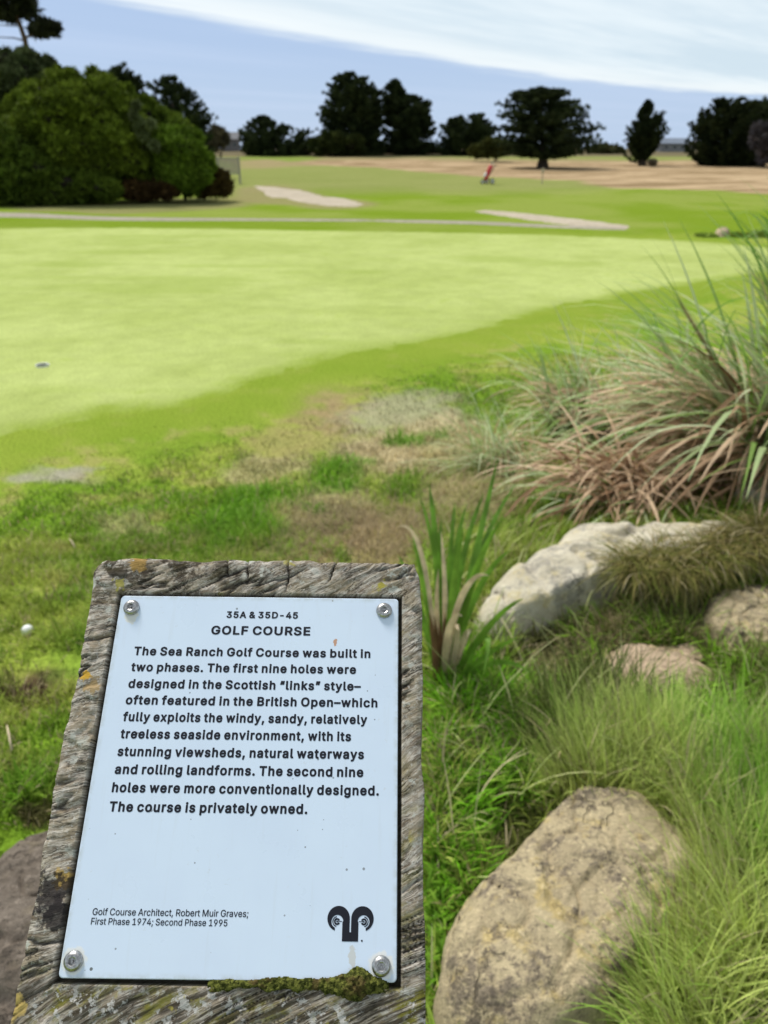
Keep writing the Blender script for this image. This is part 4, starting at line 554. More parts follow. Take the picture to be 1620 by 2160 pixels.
    c = N.mix(N.ramp(s4, .55, .68, 0, .6), c, (.60, .585, .54))
    # short dark fissures along the grain
    fs = N.noise(N.scaled(G, 1.5, 1, 1), 300, 3, .6, .3); fd = N.math('ABSOLUTE', N.math('SUBTRACT', fs, .5))
    fm = N.math('MULTIPLY', N.ramp(fd, .030, .008), N.ramp(N.noise(Fv, 70, 3), .46, .58))
    c = N.mix(N.math('MULTIPLY', fm, .75), c, (.03, .024, .018))
    # brown-black patches by the top and left
    topm = N.ramp(fsep.outputs[1], .185, .212); leftm = N.ramp(fsep.outputs[0], .12, .03)
    nb = N.noise(Fv, 75, 5, .7)
    c = N.mix(N.math('MULTIPLY', N.ramp(nb, .44, .56), N.math('MULTIPLY', topm, N.math('ADD', N.math('MULTIPLY', leftm, .7), .2))), c, (.032, .024, .015))
    # pale grey-green crust
    nl = N.noise(Fv, 120, 5, .7); n5 = N.noise(Fv, 34, 3)
    c = N.mix(N.math('MULTIPLY', N.ramp(nl, .54, .62), N.ramp(n5, .44, .6, 0, .85)), c, (.50, .51, .45))
    # olive and yellow moss film, strongest along the bottom and low right
    botm = N.ramp(fsep.outputs[1], .012, -.012); rim_ = N.math('MULTIPLY', N.ramp(fsep.outputs[0], .160, .172), N.ramp(fsep.outputs[1], .16, .02))
    nm = N.noise(Fv, 62, 5, .7); nm2 = N.noise(N.scaled(G, 1, 1, 1), 120, 3)
    mm = N.math('ADD', N.math('MULTIPLY', botm, .85), N.math('MULTIPLY', rim_, .45)); mm = N.math('ADD', mm, .10)
    c = N.mix(N.math('MULTIPLY', N.ramp(N.math('ADD', N.math('MULTIPLY', nm, .55), N.math('MULTIPLY', nm2, .45)), .47, .60), mm, clamp=True), c, (.20, .185, .035))
    bg = N.noise(N.scaled(G, .8, 1, 1), 190, 4, .6); low_ = N.ramp(fsep.outputs[1], .002, -.008)
    c = N.mix(N.math('MULTIPLY', N.ramp(bg, .54, .44), N.math('MULTIPLY', low_, .85)), c, (.045, .036, .024))
    c = N.mix(N.math('MULTIPLY', N.ramp(N.noise(Fv, 140, 4, .7), .52, .58), N.math('MULTIPLY', low_, N.ramp(N.noise(Fv, 48, 2), .46, .56))), c, (.47, .46, .42))
    c = N.mix(N.math('MULTIPLY', N.ramp(N.noise(Fv, 95, 3), .62, .68), N.ramp(N.noise(Fv, 21, 2), .50, .62)), c, (.34, .30, .06))
    # orange lichen in a few spots
    for ox, oy, orr, oc in ((-.0135, .1475, .0032, (.58, .33, .02)), (-.008, .142, .005, (.34, .24, .11)), (.007, .2165, .006, (.36, .23, .07)), (-.006, .043, .006, (.45, .29, .07)), (-.019, -.012, .007, (.52, .38, .12)), (-.002, .203, .004, (.27, .25, .06))):
        dv = N.n('ShaderNodeVectorMath', operation='DISTANCE', i_0=Fv); dv.inputs[1].default_value = (ox, oy, 0)
        dd = N.math('ADD', dv.outputs['Value'], N.math('MULTIPLY', N.math('SUBTRACT', N.noise(Fv, 260, 3), .5), .012))
        c = N.mix(N.ramp(dd, orr, orr*.7, 0, .9), c, oc)
    for ox, oy, orr in ((-.010, .036, .012), (-.006, .027, .009)):
        dv = N.n('ShaderNodeVectorMath', operation='DISTANCE', i_0=Fv); dv.inputs[1].default_value = (ox, oy, 0)
        dd = N.math('ADD', dv.outputs['Value'], N.math('MULTIPLY', N.math('SUBTRACT', N.noise(Fv, 200, 4), .5), .03))
        c = N.mix(N.ramp(dd, orr, orr*.6, 0, .9), c, (.03, .025, .025))
    c = N.mix(N.math('MULTIPLY', cr, .75), c, (.016, .012, .009))
    c = N.mix(N.math('MULTIPLY', bd, .9), c, (.045, .04, .028))  # bed painted dark, deepening the shade in the gap round the plaque
    hb = N.math('SUBTRACT', N.math('ADD', N.math('MULTIPLY', s1, .8), N.math('ADD', N.math('MULTIPLY', s2, .5), N.math('MULTIPLY', s4, .4))), N.math('MULTIPLY', fm, .8))
    finish(N, c, .9, hb, .75, .0011, 0, .15)
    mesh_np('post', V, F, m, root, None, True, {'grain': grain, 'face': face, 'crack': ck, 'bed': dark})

    # --- plaque
    def place(o): o.matrix_local = L; return o
    m, N = material('plaque_enamel')
    P = N.n('ShaderNodeTexCoord').outputs['Object']
    psep = N.n('ShaderNodeSeparateXYZ', i_0=P)
    c = N.mix(N.ramp(N.noise(P, 22, 3), .35, .7), (.66, .765, .89), (.64, .74, .87))
    vo = N.n('ShaderNodeTexVoronoi', i_Scale=230.0, i_Vector=P)
    rnd = N.n('ShaderNodeSeparateColor', i_0=vo.outputs['Color'])
    sz = N.math('MULTIPLY', N.math('POWER', rnd.outputs[0], 9.0), .17)
    spk = N.math('MULTIPLY', N.math('LESS_THAN', vo.outputs['Distance'], sz), N.math('GREATER_THAN', rnd.outputs[1], .35))
    c = N.mix(N.math('MULTIPLY', spk, .7), c, (.14, .14, .14))
    c = N.mix(N.math('MULTIPLY', N.ramp(N.noise(P, 300, 4, .7), .60, .72), N.ramp(N.noise(P, 30, 2), .5, .65, 0, .35)), c, (.52, .52, .48))
    def stain(ox, oy, rr, col, k, sx=1.0, nsc=300, amp=.006):
        nonlocal c
        pm = N.n('ShaderNodeMapping'); N.set(pm.inputs[0], P); pm.inputs['Scale'].default_value = (1/sx, 1, 0)
        dv = N.n('ShaderNodeVectorMath', operation='DISTANCE', i_0=pm.outputs[0]); dv.inputs[1].default_value = (ox/sx, oy, 0)
        dd = N.math('ADD', dv.outputs['Value'], N.math('MULTIPLY', N.math('SUBTRACT', N.noise(P, nsc, 3), .5), amp))
        c = N.mix(N.ramp(dd, rr, rr*.75, 0, k), c, col)
    stain(.1285, .1692, .0026, (.52, .26, .13), .9, .45, 900, .0035)
    stain(.0078, .1835, .0055, (.72, .70, .60), .8, .8); stain(.1574, .0069, .0070, (.80, .80, .76), .9); stain(.0063, .0073, .0068, (.80, .81, .76), .9)
    stain(.1430, .0105, .0055, (.56, .52, .42), .6, .4, 500, .008); stain(.0155, .0040, .0009, (.10, .11, .10), .9, 1, 900, .0003)
    # rain streaks and a dull edge of grime
    c = N.mix(N.ramp(N.noise(N.scaled(P, 1, .07, 1), 260, 3, .6), .55, .75, 0, .10), c, (.50, .52, .50))
    ex_ = N.math('MINIMUM', N.math('MINIMUM', psep.outputs[0], N.math('SUBTRACT', .165, psep.outputs[0])), N.math('MINIMUM', psep.outputs[1], N.math('SUBTRACT', .196, psep.outputs[1])))
    c = N.mix(N.math('MULTIPLY', N.ramp(ex_, .0035, .0), N.ramp(N.noise(P, 140, 4, .7), .35, .65, 0, .45)), c, (.42, .44, .38))
    finish(N, c, N.ramp(N.noise(P, 40, 4), .3, .7, .26, .42), None, metal=0, spec=.5)
    bm = bmesh.new(); pw, ph, rc, th = .165, .196, .0022, .0016
    out = []
    for cx, cy, s in ((pw-rc, rc, -90), (pw-rc, ph-rc, 0), (rc, ph-rc, 90), (rc, rc, 180)):
        for k in range(7):
            a = rad(s+90*k/6); out.append((cx+rc*math.cos(a), cy+rc*math.sin(a)))
    zt = .0
    def inset(d): return [(pw/2+(a-pw/2)*(1-2*d/pw), ph/2+(b-ph/2)*(1-2*d/ph)) for a, b in out]
    r0 = [bm.verts.new((a, b, zt-th)) for a, b in out]; r1 = [bm.verts.new((a, b, zt-.00035)) for a, b in out]; r2 = [bm.verts.new((a, b, zt)) for a, b in inset(.0004)]
    for A, B in ((r0, r1), (r1, r2)):
        for k in range(len(A)): q = (k+1) % len(A); bm.faces.new((A[k], A[q], B[q], B[k]))
    bm.faces.new(r2); bm.faces.new(r0[::-1])
    # four packing washers hold it off the bed
    plq = place(bm_obj('plaque', bm, m, root)); tag(plq, 'pale blue-white enamel plate with black text')

    # --- lettering
    def load(src):
        GL = {}
        for ln in src.strip('\n').split('\n'):
            ch = ln[0]; parts = ln[1:].split('/')
            GL[ch] = (int(parts[0]), [[tuple(map(int, q.split(','))) for q in p.split(' ')] for p in parts[1:] if p])
        GL[' '] = (188, []); return GL
    BOLD, BOOK = load(GLYPHS_BOLD), load(GLYPHS_BOOK)
    ink = plain('black_ink', (.010, .011, .018), .45, 30, .05)
    def text(name, lines, off):
        cu = bpy.data.curves.new('text', 'CURVE'); cu.dimensions = '2D'; cu.fill_mode = 'BOTH'; GL = BOLD if off else BOOK; yl = min(q[1] for p in GL['T'][1] for q in p); capH = max(q[1] for p in GL['T'][1] for q in p)-yl; ex = off
        for s, xl, xr, yb, cap in lines:
            sc = cap/capH; pen = 0; items = []; lo = hi = None
            for ch in s:
                a, ps = GL[ch]
                for p in ps:
                    items.append([(q[0]+pen, q[1]) for q in p])
                    mn = min(q[0] for q in items[-1]); mx = max(q[0] for q in items[-1])
                    lo = mn if lo is None else min(lo, mn); hi = mx if hi is None else max(hi, mx)
                pen += a+(ex if ch != ' ' else -18)
            sx = (xr-xl)/(hi-lo)
            for p in items:
                sp_ = cu.splines.new('POLY'); sp_.points.add(len(p)-1); sp_.use_cyclic_u = True
                for pt, q in zip(sp_.points, p): pt.co = (xl+(q[0]-lo)*sx, yb+(q[1]-yl)*sc, 0, 1)
        tmp = bpy.data.objects.new('text', cu); C.objects.link(tmp); dg = bpy.context.evaluated_depsgraph_get()
        me = bpy.data.meshes.new_from_object(tmp.evaluated_get(dg)); bpy.data.objects.remove(tmp)
        me.materials.clear(); me.materials.append(ink)
        o = bpy.data.objects.new(name, me); link(o, plq); o.location = (0, 0, .00012); return o
    q = 1e-3
    B = lambda s, a, b, y_: (s, a*q, b*q, y_*q, 5.15*q)
    text('heading', [('35A & 35D-45', .0638, .1059, .18295, .0041)], 62)
    text('heading', [('GOLF COURSE', .0558, .1137, .17285, .0053)], 62)
    text('body_text', [B('The Sea Ranch Golf Course was built in', 12.6, 149, 160), B('two phases. The first nine holes were', 12.4, 141, 150.7),
        B('designed in the Scottish “links” style–', 12.3, 144, 141.2), B('often featured in the British Open–which', 12.2, 153.5, 132),
        B('fully exploits the windy, sandy, relatively', 12.1, 147.9, 122.75), B('treeless seaside environment, with its', 12.2, 139.3, 113.5),
        B('stunning viewsheds, natural waterways', 12.1, 146.6, 104.15), B('and rolling landforms. The second nine', 12.1, 146.5, 94.85),
        B('holes were more conventionally designed.', 12.1, 155, 85.55), B('The course is privately owned.', 12.2, 117.3, 75.9)], 62)
    text('credit_text', [('Golf Course Architect, Robert Muir Graves;', .0119, .0903, .0274, .0031), ('First Phase 1974; Second Phase 1995', .0119, .0802, .0232, .0030)], 0)
    # --- emblem: two curled horns on one stem
    bm = bmesh.new()
    sc_ = .0232/355.; ex0, ey0 = .1301, .0173                     # emblem box 355 x 241 units
    def P2(a, b): return (ex0+a*sc_, ey0+(240-b)*sc_, .00012)
    def fill(pts, mir):
        vs = [bm.verts.new(P2(355-a if mir else a, b)) for a, b in pts]
        bm.faces.new(vs if not mir else vs[::-1])
    def arc(cx, cy, r, a0, a1, n=40): return [(cx+r*math.cos(rad(a0+(a1-a0)*k/n)), cy-r*math.sin(rad(a0+(a1-a0)*k/n))) for k in range(n+1)]
    for mir in (False, True):
        cx, cy = 86, 86
        o_ = arc(cx, cy, 86, 0, 262); i_ = arc(86, 104, 46, 258, 0, 36)
        # strip between outer and inner outline
        n_ = 60; oo = arc(cx, cy, 86, 0, 252, n_); ii = arc(77, 107, 45, 0, 248, n_)
        ov = [bm.verts.new(P2(355-a if mir else a, b)) for a, b in oo]; iv = [bm.verts.new(P2(355-a if mir else a, b)) for a, b in ii]
        for k in range(n_): f_ = (ov[k], ov[k+1], iv[k+1], iv[k]); bm.faces.new(f_ if not mir else f_[::-1])
        fill([(120, 106), (172, 86), (172, 178), (178, 178), (178, 240), (116, 240), (116, 107)][::-1], mir)
        for r0, r1, a0, a1 in ((29, 36, 95, 262), (11, 24, 25, 335), (0.5, 6, 0, 360)):
            A = arc(75, 107, r0, a0, a1, 30); Bq = arc(75, 107, r1, a0, a1, 30)
            av = [bm.verts.new(P2(355-a if mir else a, b)) for a, b in A]; bv = [bm.verts.new(P2(355-a if mir else a, b)) for a, b in Bq]
            for k in range(30): f_ = (bv[k], bv[k+1], av[k+1], av[k]); bm.faces.new(f_ if not mir else f_[::-1])
        A = [(75, 103), (112, 103), (112, 108), (75, 108)]
        fill(A[::-1], mir)
    bm.faces.new([bm.verts.new(P2(268+7*math.cos(t), 234+7*math.sin(t))) for t in np.linspace(0, 2*PI, 15)[:-1]][::-1])
    for f_ in bm.faces:
        if f_.normal.z < 0: f_.normal_flip()
    bm_obj('emblem', bm, ink, plq)
    # --- screws
    st_, N = material('brushed_steel'); Pn = N.n('ShaderNodeTexCoord').outputs['Object']
    finish(N, N.mix(N.ramp(N.noise(Pn, 900, 4), .35, .65), (.34, .33, .32), (.55, .54, .52)), .33, N.noise(Pn, 1500, 2), .15, .0003, 1.0)
    dk = plain('socket_shadow', (.06, .055, .05), .5, 30, .1, 1)
    for sx, sy in ((.0072, .1885), (.1566, .1885), (.0063, .0073), (.1574, .0069)):
        bm = bmesh.new(); R0 = .0047; n_ = 48
        prof = [(R0, .0), (R0, .0006), (R0*.97, .0010), (R0*.88, .0016), (R0*.74, .0021), (R0*.60, .0024)]
        rg = [[bm.verts.new((r*math.cos(2*PI*k/n_), r*math.sin(2*PI*k/n_), z)) for k in range(n_)] for r, z in prof]
        hx = .0019
        def hexp(t):
            t = (t+.3) % (PI/3)-PI/6; return hx*math.cos(PI/6)/math.cos(t)
        for rr_, z in ((0, .0025), (0, .0009)):
            rg.append([bm.verts.new((hexp(2*PI*k/n_)*math.cos(2*PI*k/n_), hexp(2*PI*k/n_)*math.sin(2*PI*k/n_), z)) for k in range(n_)])
        for A, B_ in zip(rg, rg[1:]):
            for k in range(n_): bm.faces.new((A[k], A[(k+1) % n_], B_[(k+1) % n_], B_[k]))
        bm.faces.new(rg[-1])
        s = bm_obj('screw', bm, st_, root, True); s.matrix_local = L @ Matrix.Translation((sx, sy, .0002)) @ Matrix.Rotation(rng.random()*2, 4, 'Z')
        for p in s.data.polygons:
            if p.center.z < .0021 and (p.center.x**2+p.center.y**2) < (.0021)**2: p.use_smooth = False
        bm = bmesh.new(); bmesh.ops.create_cone(bm, cap_ends=True, segments=16, radius1=.0006, radius2=.0005, depth=.0012, matrix=Matrix.Translation((0, 0, .0016)))
        bm_obj('socket_pin', bm, st_, s, False)
    # --- moss along the lower edge of the plaque
    mo, N = material('moss'); Pn = N.n('ShaderNodeTexCoord').outputs['Object']
    c = N.mix(N.ramp(N.noise(Pn, 420, 4, .7), .42, .6), (.035, .042, .008), (.16, .17, .035)); c = N.mix(N.ramp(N.noise(Pn, 90, 3), .52, .62, 0, .7), c, (.11, .075, .03))
    finish(N, c, .95, N.noise(Pn, 1400, 4), 1, .0012, 0, .1)
    mx = np.linspace(.072, .163, 235); my = np.linspace(-.016, .012, 60); MX, MY = np.meshgrid(mx, my); x = MX.ravel(); y = MY.ravel()
    up = .0006+.0010*sst(x, .085, .11)+.0046*np.exp(-((x-.1455)/.0075)**2)
    dn = -.0040-.0035*np.exp(-((x-.1455)/.009)**2)
    up = up+(fbm(x, x*0, 260, 3, 61)-.5)*.0022; dn = dn+(fbm(x, x*0, 200, 3, 62)-.5)*.005
    t = (y-(up+dn)/2)/((up-dn)/2); taper = sst(x, .072, .085)*sst(x, .162, .154)
    dome = np.sqrt(np.clip(1-t*t, 0, 1))*taper
    hh = dome*(.0014+.0028*np.exp(-((x-.1455)/.008)**2))*(.35+1.3*fbm(x, y, 520, 3, 63))+(fbm(x, y, 1100, 2, 64)-.5)*.0008-.0006
    hh = np.where(dome > .02, hh+.0004, -.0045)
    i = np.arange(len(x)).reshape(MX.shape); F = np.stack([i[:-1, :-1], i[:-1, 1:], i[1:, 1:], i[1:, :-1]], -1).reshape(-1, 4)
    F = F[(dome[F] > .02).any(1)]; uq, inv = np.unique(F, return_inverse=True)
    o = mesh_np('moss', np.stack([x, y, hh], 1)[uq], inv.reshape(F.shape), mo, root, None, True); o.matrix_local = L
build_sign()

# ------------------------------------------------------------------ rocks
def rock_mat(name, a, b, dark, yellow, k=.5, sp_=1.0):
    m, N = material(name); P = N.n('ShaderNodeTexCoord').outputs['Object']
    c = N.mix(N.ramp(N.noise(P, 9, 6, .7), .35, .65), a, b)
    big = N.noise(P, 6, 6, .72); fine = N.noise(P, 85, 5, .75); mid = N.noise(P, 28, 5, .75)
    c = N.mix(N.ramp(N.noise(P, 11, 5, .7), .52, .64, 0, .7), c, yellow)
    c = N.mix(N.ramp(N.math('ADD', N.math('MULTIPLY', big, .6), N.math('MULTIPLY', mid, .4)), .49, .57, 0, k), c, dark)
    c = N.mix(N.ramp(N.math('ADD', N.math('MULTIPLY', fine, .6), N.math('MULTIPLY', big, .4)), .50, .60, 0, .75*sp_), c, tuple(.55*q for q in dark))
    c = N.mix(N.ramp(N.noise(P, 60, 5, .8), .54, .64, 0, .75*sp_), c, tuple(min(.85, 1.35*q) for q in b))
    cn = N.noise(P, 3.2, 4, .6, .4); cd = N.math('ABSOLUTE', N.math('SUBTRACT', cn, .5))
    ck = N.math('MULTIPLY', N.ramp(cd, .006, .002), N.ramp(N.noise(P, 4, 2), .52, .6))
    c = N.mix(N.math('MULTIPLY', ck, .3), c, (.07, .055, .04))
    h = N.math('SUBTRACT', N.math('ADD', N.math('MULTIPLY', mid, .9), N.math('MULTIPLY', fine, .5)), N.math('MULTIPLY', ck, 1.0))
    finish(N, c, .92, h, 1.0, .014, 0, .12); return m
def rock_outline(name, pts, zp, dome, mat, label, group=None, seed=0, rough=1.0, slope=(0, 0), edge=.16, flare=1.04):
    """boulder whose rim outline lies at height zp; it domes above it and runs into the ground below"""
    P = smooth_poly(np.array([at_z(a, b, zp)[:2] for a, b in pts]), 2)
    P = P.mean(0)+(P-P.mean(0))*1.02
    c = P.mean(0); n = 150
    s = np.concatenate([[0], np.cumsum(np.hypot(*(np.roll(P, -1, 0)-P).T))]); PP = np.vstack([P, P[:1]])
    q = np.linspace(0, s[-1], n+1)[:-1]; R_ = np.stack([np.interp(q, s, PP[:, 0]), np.interp(q, s, PP[:, 1])], 1)-c
    rings = []; tt = np.concatenate([np.linspace(.02, .8, 34), np.linspace(.82, 1, 16)])
    g = h1(*c)-.10
    for t in tt: rings.append(np.column_stack([c+R_*t, np.full(n, zp+dome*(1-t**2.5)-edge*.35*max(0, (t-.72)/.28)**2.2)]))
    z0 = zp-edge*.35
    for t in np.linspace(.05, 1, 22):
        f = 1+(flare-1)*math.sin(t*PI*.9); rings.append(np.column_stack([c+R_*f*(1+.035*min(1, t*4)), np.full(n, z0*(1-t)+g*t)]))
    V = np.vstack(rings); k = len(rings); i = np.arange(k*n).reshape(k, n); j = np.roll(i, -1, 1)
    V[:, 2] += slope[0]*(V[:, 0]-c[0])+slope[1]*(V[:, 1]-c[1])
    F = np.stack([i[:-1], i[1:], j[1:], j[:-1]], -1).reshape(-1, 4)
    D = np.zeros_like(V); size = np.abs(R_).max()
    for a in range(len(V)):
        p = Vector(V[a])/size+Vector((seed*3.7, 0, 0))
        vd = mnoise.voronoi(p*2.3)[0]; d = mnoise.noise_vector(p*1.6)*.07+mnoise.noise_vector(p*4.2)*.045+Vector((0, 0, -max(0, .16-(vd[1]-vd[0]))*.30))+mnoise.noise_vector(p*11)*.014+mnoise.noise_vector(p*26)*.007
        cr = 1-abs(mnoise.noise(p*3.1)); d.z -= max(0, cr-.93)*.7
        D[a] = d*size*rough
    V += D
    V = np.vstack([V, [V[:n].mean(0)]]); top = len(V)-1
    F = np.vstack([F, [[top, a, (a+1) % n, (a+1) % n] for a in range(0)]]) if False else F
    # close the little hole at the crown
    V[:n] = V[:n]*.0+V[top]
    o = mesh_np(name, V[:-1], F, mat, None, None, True, origin=np.array([c[0], c[1], h1(*c)]))
    tag(o, label, 'rock', group); return o, P
RK = 'sandstone rocks on the grassy bank'
R1 = rock_mat('sandstone_tan', (.40,.325,.20), (.54,.445,.27), (.17,.14,.11), (.56,.43,.17), .75)
R2 = rock_mat('sandstone_pale', (.55,.49,.36), (.68,.62,.48), (.26,.24,.22), (.60,.50,.25), .55, .35)
R3 = rock_mat('sandstone_brown', (.13,.105,.082), (.205,.17,.135), (.05,.042,.034), (.22,.18,.12), .7, 1.2)
R4 = rock_mat('sandstone_pink', (.46,.345,.235), (.55,.42,.29), (.22,.17,.12), (.55,.42,.22), .3)
ROCKS = []
def rk(*a, **k): o, P = rock_outline(*a, **k); ROCKS.append(P); return o
rk('boulder', [(938,2030),(944,1960),(975,1890),(1010,1840),(1085,1785),(1130,1725),(1170,1680),(1205,1640),(1250,1632),(1300,1640),(1360,1652),(1425,1700),(1505,1775),(1500,1860),(1400,2010),(1310,2090),(1190,2165),(1050,2165),(965,2100)], .15, .025, R1,
   'large tan sandstone boulder with dark mottling beside the foot of the wooden sign', RK, 1, .55)
rk('boulder', [(1030,1240),(1060,1200),(1110,1165),(1150,1135),(1180,1108),(1205,1088),(1250,1086),(1320,1090),(1480,1098),(1640,1108),(1790,1150),(1770,1195),(1560,1190),(1400,1190),(1300,1205),(1210,1245),(1120,1268),(1055,1268)], .17, .02, R2,
   'long pale flat-topped boulder under the tall ornamental grass', RK, 2, .6, (0, 0), .2)
rk('boulder', [(1252,1420),(1262,1372),(1330,1352),(1420,1362),(1470,1350),(1500,1385),(1480,1400),(1545,1430),(1530,1475),(1430,1490),(1320,1460)], .07, .03, R4,
   'low pinkish tan rock sunk in grass in front of the long pale boulder', RK, 3, .5, (0, 0), .1)
rk('boulder', [(1470,1310),(1480,1250),(1560,1225),(1680,1225),(1740,1300),(1700,1360),(1580,1375),(1510,1350)], .12, .04, R1,
   'dark hollowed rock at the right edge below the long pale boulder', RK, 4, .8)
rk('boulder', [(-130,2000),(-90,1880),(0,1805),(70,1755),(160,1740),(220,1800),(230,2000),(180,2200),(40,2300),(-120,2200)], .16, .07, R3,
   'dark brown boulder behind the left side of the wooden sign', RK, 5, .6)
rk('boulder', [(1545,1030),(1565,1000),(1620,980),(1700,975),(1760,1010),(1740,1050),(1640,1062),(1570,1055)], .14, .05, R2,
   'grey rock in the shade under the tall ornamental grass at the right edge', RK, 6, .6)
rk('stone', [(1508,488),(1514,482),(1526,480),(1538,482),(1540,488),(1528,491),(1514,491)], -.21, .04, R4,
   'small pale stone beside the far end of the right sand path', None, 7, .5)

# ------------------------------------------------------------------ blades
def blades(base, az, tilt, bend, L, wd, col, S=4, twist=None):
    n = len(base); s = np.linspace(0, 1, S+1)
    pos = np.zeros((n, S+1, 3)); th = tilt[:, None]+bend[:, None]*s[None, :]**1.4
    ca, sa = np.cos(az), np.sin(az); p = np.array(base, float); pos[:, 0] = p
    for k in range(S):
        t = (th[:, k]+th[:, k+1])/2; st, ct = np.sin(t), np.cos(t)
        p = p+(L/S)[:, None]*np.stack([st*ca, st*sa, ct], 1); pos[:, k+1] = p
    tw = az+PI/2+(0 if twist is None else twist)
    side = np.stack([np.cos(tw), np.sin(tw), 0*tw], 1)
    wp = np.interp(s, [0, .3, .75, 1], [.75, 1, .62, .06])
    off = side[:, None, :]*(wd[:, None]*wp[None, :]/2)[..., None]
    V = np.stack([pos-off, pos+off], 2).reshape(n, -1, 3)
    i = np.arange(S)*2; q = np.stack([i, i+1, i+3, i+2], 1)
    F = (q[None]+(np.arange(n)*2*(S+1))[:, None, None]).reshape(-1, 4)
    return V.reshape(-1, 3), F, np.repeat(col, 2*(S+1), 0)
def merge(parts):
    V, F, K, o = [], [], [], 0
    for v, f, k in parts: V.append(v); F.append(f+o); K.append(k); o += len(v)
    return np.vstack(V), np.vstack(F), np.vstack(K)
POSTP = np.array([(-.165,.24),(.03,.24),(.03,.44),(-.165,.44)])
def off_things(x, y):
    m = ~inside(x, y, POSTP)
    for P in ROCKS:
        c = P.mean(0); m &= ~inside(x, y, c+(P-c)*.97)
    return m
def polar(n, a0, a1, r0, r1, pw=1.0):
    a = rad(a0)+rng.random(n)*rad(a1-a0); t = rng.random(n)
    r = (r0**pw+(r1**pw-r0**pw)*t)**(1/pw); return r*np.sin(a), r*np.cos(a)
SOIL = [(w_[0], w_[1], w_[2], w_[3]) for w_, p in zip(PW, PATCH) if p[4] == 'soil']
THIN = [(w_[0], w_[1], w_[2], w_[3]) for w_, p in zip(PW, PATCH) if p[4] in ('grey', 'brown', 'scar')]
STRAW = [(w_[0], w_[1], w_[2], w_[3]) for w_, p in zip(PW, PATCH) if p[4] == 'straw']
LUSH = [(w_[0], w_[1], w_[2], w_[3]) for w_, p in zip(PW, PATCH) if p[4] == 'lush']
def near(x, y, Ls):
    m = np.zeros(len(x))
    for cx, cy, rx, ry in Ls: m = np.maximum(m, sst(np.hypot((x-cx)/rx, (y-cy)/ry), 1.15, .55))
    return m
def field():
    parts = []
    # mown rough: short blades, everywhere on the bank and collar
    for n, r0, r1, a0, a1, wk in ((150000, .40, 3.6, -52, 52, 1.3), (105000, 3.2, 7.5, -40, 40, 2.0)):
        x, y = polar(n, a0, a1, r0, r1, 1.2); g = sdist_green(x, y)
        lu = near(x, y, LUSH); keep = off_things(x, y) & (g > .05) & (rng.random(n) > near(x, y, SOIL)*.93) & (rng.random(n) > near(x, y, THIN)*.75)
        keep &= rng.random(n) < .08+.92*sst(g, -.05, .55)
        x, y, lu, g = x[keep], y[keep], lu[keep], g[keep]; n = len(x)
        col = gcol(x, y)*(.9+.75*rng.random((n, 1))); tan = rng.random(n) < .05+.07*(1-lu)
        col[tan] = np.array((.46,.38,.20))*(.6+.6*rng.random((tan.sum(), 1)))
        longer = sst(x-.05*y, .15, .5)*sst(y, 3.4, 2.5)
        L = (.022+.030*rng.random(n))*(.6+.9*sst(fbm(x, y, 9, 3, 77), .35, .65))*(.22+.83*sst(g, .2, 1.5))*(1+.9*lu)*(1+1.2*longer)
        parts.append(blades(np.stack([x, y, H(x, y)-.004], 1), rng.random(n)*2*PI, rng.random(n)*.7, .3+rng.random(n)*1.1, L, (.0022+.0024*rng.random(n))*wk, col, 3))
    # long unmown grass round the rocks right of the sign: separate tufts
    def tufts(x, y, per, Lr, col_f, az0, spread, rad_, wd, tl=(.05, .75), bd=(.3, 1.3), z=None, S=6):
        m = len(x); n = m*per; hx = np.repeat(x, per); hy = np.repeat(y, per); a = rng.random(n)*2*PI; r = rad_*np.sqrt(rng.random(n))
        bx, by = hx+r*np.cos(a), hy+r*np.sin(a); bz = (H(bx, by) if z is None else np.repeat(z, per))-.008
        base_az = np.repeat(az0, per); k = rng.random(n) < .6
        az = np.where(k, base_az+rng.normal(0, spread, n), a)
        L = np.repeat(Lr[0]+(Lr[1]-Lr[0])*rng.random(m), per)*(.5+.6*rng.random(n))
        col = np.repeat(col_f(x, y), per, 0)*(.65+.7*rng.random((n, 1)))
        tan = rng.random(n) < .10; col[tan] = np.array((.52,.44,.26))*(.6+.6*rng.random((tan.sum(), 1)))
        parts.append(blades(np.stack([bx, by, bz], 1), az, tl[0]+(tl[1]-tl[0])*rng.random(n), bd[0]+(bd[1]-bd[0])*rng.random(n), L, wd*(.6+.8*rng.random(n)), col, S, rng.normal(0, .4, n)))
    x, y = polar(7000, -2, 46, .60, 3.3, 1.4); n = len(x)
    keep = off_things(x, y) & (rng.random(n) < sst(x-.02*y, .04, .16)*sst(y, 3.2, 2.6)) & (rng.random(n) > near(x, y, SOIL)*.9) & (rng.random(n) > near(x, y, STRAW)*.8) & (fbm(x, y, 4.5, 3, 79) > .40)
    x, y = x[keep], y[keep]; n = len(x); lu = near(x, y, LUSH)
    cf = lambda x, y: lerp((.40,.45,.10), (.19,.46,.02), np.clip(near(x, y, LUSH)*1.1+(fbm(x, y, 2.2, 3, 73)-.28)*1.8, 0, 1))*(.75+.5*rng.random((len(x), 1)))
    tufts(x, y, 22, (.06, .17), cf, 2*PI*fbm(x, y, .9, 2, 71)*1.6, .55, .022, .0050)
    # pale combed grass falling over the right side of the near boulder
    x, y = polar(1500, 17, 37, .72, 1.75, 1.2); n = len(x)
    keep = (x > .47-.10*(y-1.0)) & off_things(x, y) & (y < 1.6); x, y = x[keep], y[keep]; n = len(x)
    cf2 = lambda x, y: lerp((.50,.58,.16), (.27,.48,.06), sst(fbm(x, y, 4, 3, 72), .4, .65))
